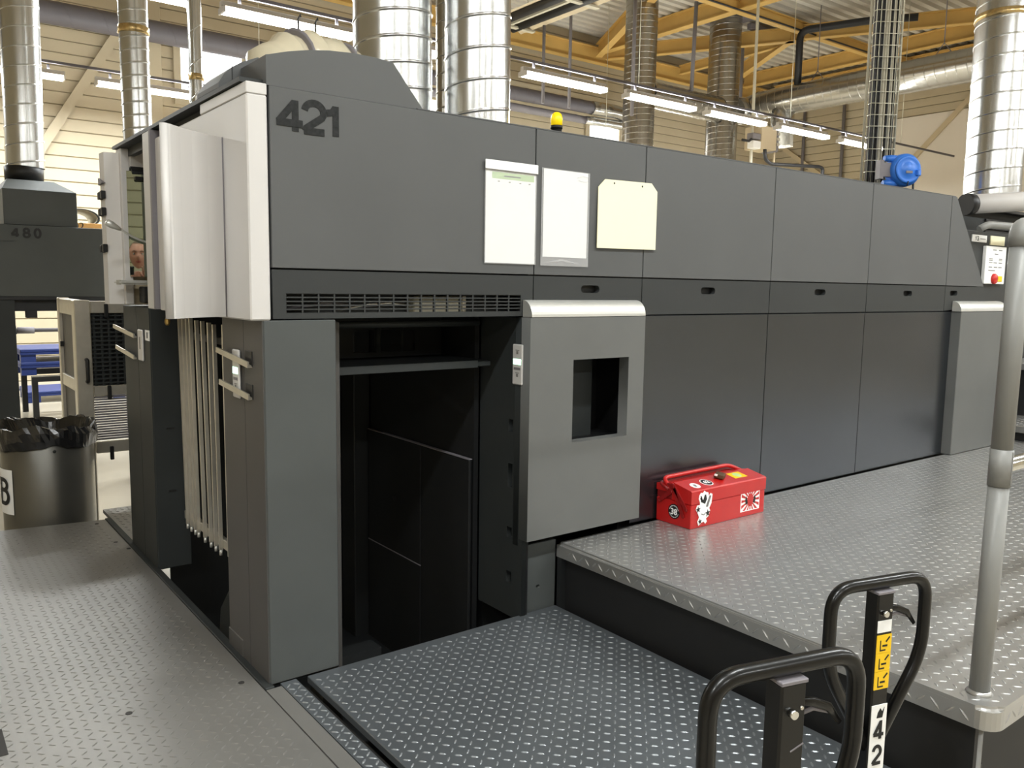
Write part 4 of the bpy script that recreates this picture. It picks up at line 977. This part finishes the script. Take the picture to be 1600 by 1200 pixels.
part('pipe', MB().cyl((.22, 8.2, .62), (2.4, 8.2, .62), .022, seg=12), PIPEG, t); part('coupling', MB().cyl((.30, 8.2, .62), (.46, 8.2, .62), .036, seg=14), PIPEG, t)
part('end_cap', MB().cyl((.2, 8.2, .62), (.29, 8.2, .63), .05, seg=14), BLACK, t)
for x in (.26, 2.3): part('support', MB().cyl((x, 8.24, FL), (x, 8.24, .62), .02, seg=8), BLACK, t)

# ------------------------------------------------------------------ printing unit beyond the delivery
U = thing('printing_unit', (6.8, 1.2, FL), 'dark printing unit with white control panel beyond the end of press 421', 'printing unit')
part('side_wall', MB().box(4.70, .36, FL, 8.5, 1.9, 1.60, .006), BAND, U)
part('rear_tower', MB().box(5.2, .62, 1.60, 8.5, 1.9, 1.80, .004), CHEEK, U)
part('tower_cap', MB().box(5.16, .55, 1.785, 8.5, 1.9, 1.81, .003), BLACK, U)
for k in range(4):
    z = 1.635+k*.028; part('louvre_slat', MB().box(5.75, .606, z, 8.2, .622, z+.014), BLACK, U)
o = part('control_panel', MB().box(5.165, .335, 1.245, 5.475, .36, 1.503, .003), PAPER, U, label='white control panel with red emergency button')
for z, xs in ((1.475, (.10, .19)), (1.448, (.13,)), (1.415, (.05, .20)), (1.405, (.05, .20)), (1.388, (.05, .12, .2)), (1.358, (.05, .13, .2)), (1.335, (.05, .10))):
    for x in xs: part('key_mark', MB().box(5.165+x, .333, z, 5.165+x+.05, .335, z+.005), GINK, o)
part('button_plate', MB().box(5.32, .330, 1.262, 5.43, .335, 1.30, .001), YLAB, o); part('emergency_button', MB().lathe([(.036, 0), (.036, .012), (.03, .02), (0, .024)], (5.30, .335, 1.280), 18, (0, -1, 0)), REDB, o)
o = part('unit_label', MB().box(4.985, .354, 1.525, 5.20, .36, 1.572), PAPER, U); glyph('label_number', '1', .032, .16, front(5.035, 1.548, .3535), INK, o); glyph('label_number', '3', .032, .16, front(5.065, 1.548, .3535), INK, o)
part('print_mark', MB().box(5.10, .353, 1.545, 5.18, .354, 1.549), GINK, o)
part('note_sheet', MB().box(5.26, .354, 1.513, 5.48, .36, 1.576), CREAM, U)
ga = Vector((5.12, .45, 1.785)); gb = Vector((6.4, .03, 1.90))
o = part('curved_guard', MB().cyl(ga, gb, .066, .070, 28), WHITE, U, label='pale cylinder guard on top'); part('guard_end', MB().cyl(ga-(gb-ga)*.03, ga+(gb-ga)*.012, .072, seg=28), BLACK, o)
part('gap_post', MB().box(4.72, .30, FL, 4.80, .36, 1.0), PIPEG, U)
t = thing('gallery_steps', (5.3, -.2, ZP), 'dark tread steps climbing to the printing unit behind the railing post', 'steps')
part('step_tread', MB().box(4.85, -.60, .30, 5.9, .30, .345, .004), PLATEU, t); part('step_riser', MB().box(4.9, -.56, ZP, 5.9, .30, .30), SKIRT, t)
part('step_tread', MB().box(5.30, -.62, .665, 6.4, .30, .71, .004), PLATEU, t); part('step_riser', MB().box(5.36, -.58, .345, 6.4, .30, .665), SKIRT, t)
part('step_lug', lug_mesh(4.87, 5.34, -.58, .28, .345, p=.034), LUGU, t, kind='stuff')
t = thing('far_handrail', (5.2, .1, 1.5), 'thin bent pale rail on the printing unit behind the railing elbow', 'railing')
part('rail_tube', MB().sweep(fillet([(4.95, .30, 1.60), (5.0, .27, 1.632), (5.3, .2, 1.63), (5.55, .16, 1.70), (6.6, .1, 1.70)], .06, 5), .024, 12), POST, t)

# ------------------------------------------------------------------ pallet trucks
def truck(x, y, ztop, lab, marks):
    t = thing('pallet_truck', (x, y, FL), lab, 'pallet truck', 'black hand pallet trucks', rot=-.262, local=True)
    z0 = -FL; H = ztop + z0
    hw = .117; r = .0118
    loop = fillet([(-.012, 0, H-.335), (-hw, 0, H-.165), (-hw, 0, H-r), (hw, 0, H-r), (hw, 0, H-.165), (.012, 0, H-.335)], .048, 8)
    part('handle_loop', MB().sweep(loop, r, 18), GLOSSB, t)
    part('tow_bar', MB().box(-.020, -.016, .30, .020, .016, H-.028, .003), GLOSSB, t)
    part('end_plate', MB().box(-.021, -.017, H-.030, .021, .017, H-.0245, .001), PIPEG, t)
    part('pivot_bolt', MB().cyl((-.004, -.024, H-.066), (-.004, -.016, H-.066), .0055, seg=12), CHROME, t); part('pivot_pin', MB().cyl((.012, -.018, H-.062), (.012, -.016, H-.062), .0025, seg=8), ALU, t)
    part('release_lever', MB().sweep([(.018, 0, H-.062), (.045, 0, H-.068), (.072, 0, H-.080), (.092, 0, H-.105)], [.006, .0065, .006, .004], 8, flat=.5), GLOSSB, t)
    part('lever_spring', MB().sweep([(.018, .004, H-.085), (.05, .004, H-.080), (.085, .004, H-.092)], .003, 6), PIPEG, t)
    if marks:
        o = part('tag_sticker', MB().box(-.018, -.0170, H-.103, .016, -.016, H-.080), PAPER, t)
        for k in range(3):
            zt_ = H-.108-k*.0358
            o = part('yellow_label', MB().box(-.018, -.0172, zt_-.0352, .018, -.016, zt_), YLAB, t)
            part('pictogram', MB().box(-.010, -.0178, zt_-.031, -.008, -.0172, zt_-.010).box(-.008, -.0178, zt_-.031, .004, -.0172, zt_-.0285), INK, o); part('pictogram', MB().box(-.004, -.0178, zt_-.023, .008, -.0172, zt_-.0195), INK, o)
            part('pictogram', MB().beam((.004, -.0175, zt_-.014), (.013, -.0175, zt_-.005), .0006, .003, (0,0,1)), INK, o)
        o = part('number_label', MB().box(-.019, -.0172, H-.55, .019, -.016, H-.246), PAPER, t, label='white label with black number 421')
        for s_, zz in (('4', H-.296), ('2', H-.347), ('1', H-.398)):
            glyph('number', s_, .043, .15, lambda a, b, c, zz=zz: (a, -.0176-c, zz+b), INK, o, sx=.72)
        part('worn_mark', MB().prism([(-.006, H-.272), (.008, H-.272), (.012, H-.252), (.007, H-.260), (.002, H-.253), (-.004, H-.262)], 'y', -.0178, -.0172), INK, o)
    else:
        for k in range(3):
            zt_ = H-.148-k*.06
            o = part('yellow_label', MB().box(-.018, -.0172, zt_-.058, .018, -.016, zt_), YLAB, t)
            part('pictogram', MB().box(-.010, -.0178, zt_-.044, -.007, -.0172, zt_-.018).box(-.010, -.0178, zt_-.044, .006, -.0172, zt_-.040), INK, o)
        part('scratch', MB().beam((-.002, -.0164, H-.118), (.018, -.0164, H-.110), .0006, .002), PIPEG, t)
    part('pump_body', MB().cyl((0, .0, .12), (0, 0, .34), .045, seg=18).box(-.07, -.03, .16, .07, .05, .24, .01), GLOSSB, t)
    for xx in (-.05, .05): part('steer_wheel', MB().cyl((xx-.022, 0, .09), (xx+.022, 0, .09), .09, seg=24), BLACK, t)
    part('battery_box', MB().box(-.22, .07, .10, .22, .17, .25, .01), GLOSSB, t)
    for xx in (-.12, .12):
        part('fork', MB().box(xx-.06, .17, .075, xx+.06, 1.0, .125, .012), GLOSSB, t); part('fork_roller', MB().cyl((xx-.03, .88, .042), (xx+.03, .88, .042), .042, seg=16), BLACK, t)
    return t
truck(.004, -1.690, .722, 'black pallet truck handle nearest the camera with plain upper bar', False)
truck(.586, -1.497, .650, 'black pallet truck handle with yellow pictograms and white 421 label', True)

# ------------------------------------------------------------------ the man taking the photograph, seen in the control glass
fl2 = Vector((.222, .975, 0)).normalized(); rt2 = Vector((fl2.y, -fl2.x, 0))
man = thing('person', (CAM.x-fl2.x*.46, CAM.y-fl2.y*.46, FL), 'man with cropped hair in a dark shirt mirrored in the glass while holding a phone', 'person', local=True)
base = Vector(man.location)
def W(r, f, z): return rt2*r + fl2*f + Vector((0, 0, z))
def skin(name, verts, edges, m, parent, sub=2):
    me = bpy.data.meshes.new(name); me.from_pydata([v[0] for v in verts], edges, [])
    o = bpy.data.objects.new(name, me); COL.objects.link(o); me.materials.append(m); o.parent = parent
    sk = o.modifiers.new('skin', 'SKIN'); sk.use_smooth_shade = True
    for i, v in enumerate(verts):
        d = me.skin_vertices[0].data[i]; d.radius = v[1] if isinstance(v[1], tuple) else (v[1], v[1]); d.use_root = (i == 0)
    s = o.modifiers.new('sub', 'SUBSURF'); s.levels = sub; s.render_levels = sub
    OFF[o.name] = Vector((0,0,0)); return o
dx = .042
hz = CAM.z - FL + .062
V = [(W(dx, 0, .96), (.15, .11)), (W(dx, .0, 1.12), (.15, .11)), (W(dx, -.01, 1.30), (.165, .115)), (W(dx, -.01, 1.45), (.12, .085)), (W(dx, .01, 1.53), .058), (W(dx, .03, 1.60), .055),
     (W(dx+.19, -.01, 1.44), .062), (W(dx+.25, .03, 1.20), .048), (W(dx+.14, .28, 1.28), .036), (W(dx+.055, .41, hz-.17), .028),
     (W(dx-.19, -.01, 1.44), .062), (W(dx-.25, .03, 1.20), .048), (W(dx-.17, .28, 1.28), .036), (W(dx-.155, .41, hz-.17), .028),
     (W(dx+.09, 0, .86), .095), (W(dx+.10, .02, .49), .062), (W(dx+.10, -.02, .09), .042), (W(dx+.11, .13, .04), (.045, .035)),
     (W(dx-.09, 0, .86), .095), (W(dx-.10, .02, .49), .062), (W(dx-.10, -.02, .09), .042), (W(dx-.11, .13, .04), (.045, .035))]
Ed = [(0,1),(1,2),(2,3),(3,4),(4,5),(3,6),(6,7),(7,8),(8,9),(3,10),(10,11),(11,12),(12,13),(0,14),(14,15),(15,16),(16,17),(0,18),(18,19),(19,20),(20,21)]
skin('body', V, Ed, SKIN, man)
sh = [(p, (r[0]+.014, r[1]+.014) if isinstance(r, tuple) else r+.014) for p, r in V]
sidx = [0,1,2,3,6,7,8,10,11,12]
rm = {a: i for i, a in enumerate(sidx)}
skin('shirt', [sh[i] for i in sidx], [(rm[a], rm[b]) for a, b in Ed if a in rm and b in rm], SHIRT, man)
tidx = [0,14,15,16,18,19,20]; rm = {a: i for i, a in enumerate(tidx)}
skin('trousers', [sh[i] for i in tidx], [(rm[a], rm[b]) for a, b in Ed if a in rm and b in rm], TROUS, man)
for sgn in (1, -1):
    part('shoe', MB().sweep([W(dx+sgn*.105, -.07, .045), W(dx+sgn*.105, .02, .055), W(dx+sgn*.11, .12, .045), W(dx+sgn*.112, .20, .035)], [.044, .050, .050, .030], 14), BLACK, man)
# head with a face
bm = bmesh.new(); bmesh.ops.create_uvsphere(bm, u_segments=40, v_segments=28, radius=1)
for v in bm.verts:
    x, y, z = v.co.x, v.co.y, v.co.z                       # x right, y forward, z up
    wx = .076*(1 - .22*max(0, -z)); px_, py_, pz_ = x*wx, y*.096, z*.118
    if y > 0: py_ += .012*max(0, -z)*y
    g = math.exp(-((x/.16)**2 + ((z+.12)/.20)**2)) if y > 0 else 0; py_ += .024*g       # nose
    for ex in (-.42, .42): e = math.exp(-(((x-ex)/.20)**2 + ((z-.08)/.13)**2)) if y > 0 else 0; py_ -= .012*e   # sockets
    b = math.exp(-((z-.28)/.10)**2) if y > .3 else 0; py_ += .005*b
    c = math.exp(-((x/.30)**2 + ((z+.86)/.16)**2)) if y > -.2 else 0; py_ += .014*c
    mth = math.exp(-((x/.34)**2 + ((z+.50)/.05)**2)) if y > 0 else 0; py_ -= .006*mth
    v.co = W(dx+px_, .075+py_, 1.735+pz_)
hd = part('head', MB().frombm(bm, True), SKIN, man)
hc = W(dx, .075, 1.735)
for sgn in (-1, 1):
    part('ear', MB().sweep([hc+W(sgn*.074, -.005, -.03), hc+W(sgn*.084, -.012, .0), hc+W(sgn*.080, -.012, .028)], [.010, .016, .008], 10), SKIN, hd)
    part('eye', MB().lathe([(0, -.011), (.010, -.006), (.011, 0), (.009, .006), (.005, .010), (0, .0105)], hc+W(sgn*.031, .072, .010), 12, fl2), EYEW, hd)
    part('pupil', MB().lathe([(.005, .0), (.004, .002), (0, .0025)], hc+W(sgn*.031, .0815, .010), 10, fl2), INK, hd)
    part('eyebrow', MB().sweep([hc+W(sgn*.014, .093, .030), hc+W(sgn*.032, .090, .036), hc+W(sgn*.048, .078, .030)], [.003, .004, .002], 8), HAIR, hd)
part('mouth', MB().sweep([hc+W(-.022, .090, -.058), hc+W(0, .099, -.060), hc+W(.022, .090, -.058)], [.002, .005, .002], 8), REDD, hd)
bm = bmesh.new(); bmesh.ops.create_uvsphere(bm, u_segments=32, v_segments=20, radius=1)
bmesh.ops.delete(bm, geom=[v for v in bm.verts if v.co.z < .1 or (v.co.y > .35 and v.co.z < .75)], context='VERTS')
for v in bm.verts: v.co = hc + W(v.co.x*.0785, v.co.y*.099-.002, v.co.z*.120)
part('cropped_hair', MB().frombm(bm, True), HAIR, man)
# hands
for sgn, wx in ((1, dx+.055), (-1, dx-.155)):
    wr0 = W(wx, .41, hz-.17)
    pal = [(wr0, .024), (wr0+W(0, .015, .035), (.032, .016)), (wr0+W(-sgn*.004, .022, .070), (.034, .015))]
    ed = [(0,1),(1,2)]
    for k in range(4):
        i = len(pal); L = (.060, .070, .066, .050)[k]; b = wr0+W((k-1.5)*.017, .022, .078)
        pal += [(b, .0085), (b+W(0, .006, L*.45), .008), (b+W(-sgn*.012, .010, L*.75), .007)]
        ed += [(2, i), (i, i+1), (i+1, i+2)]
    i = len(pal); b = wr0+W(-sgn*.030, .014, .035); pal += [(b, .010), (b+W(-sgn*.018, .008, .022), .009), (b+W(-sgn*.022, .014, .044), .0075)]
    ed += [(1, i), (i, i+1), (i+1, i+2)]
    skin('hand', pal, ed, SKIN, man, 1)
ph = thing('phone', CAM - fwd*.012, 'dark smartphone held by the man mirrored in the glass', 'phone', local=True)
pr = ph.location
def PB(a0, b0, c0, a1, b1, c1):
    m = MB().box(a0, b0, c0, a1, b1, c1, .003); m.v = [tuple(rgt*x + up*y + fwd*z) for x, y, z in m.v]; return m
part('phone_body', PB(-.135, -.062, -.004, .012, .010, .004), BLACK, ph); part('camera_bump', PB(-.012, -.012, .004, .009, .008, .006), DARK, ph)
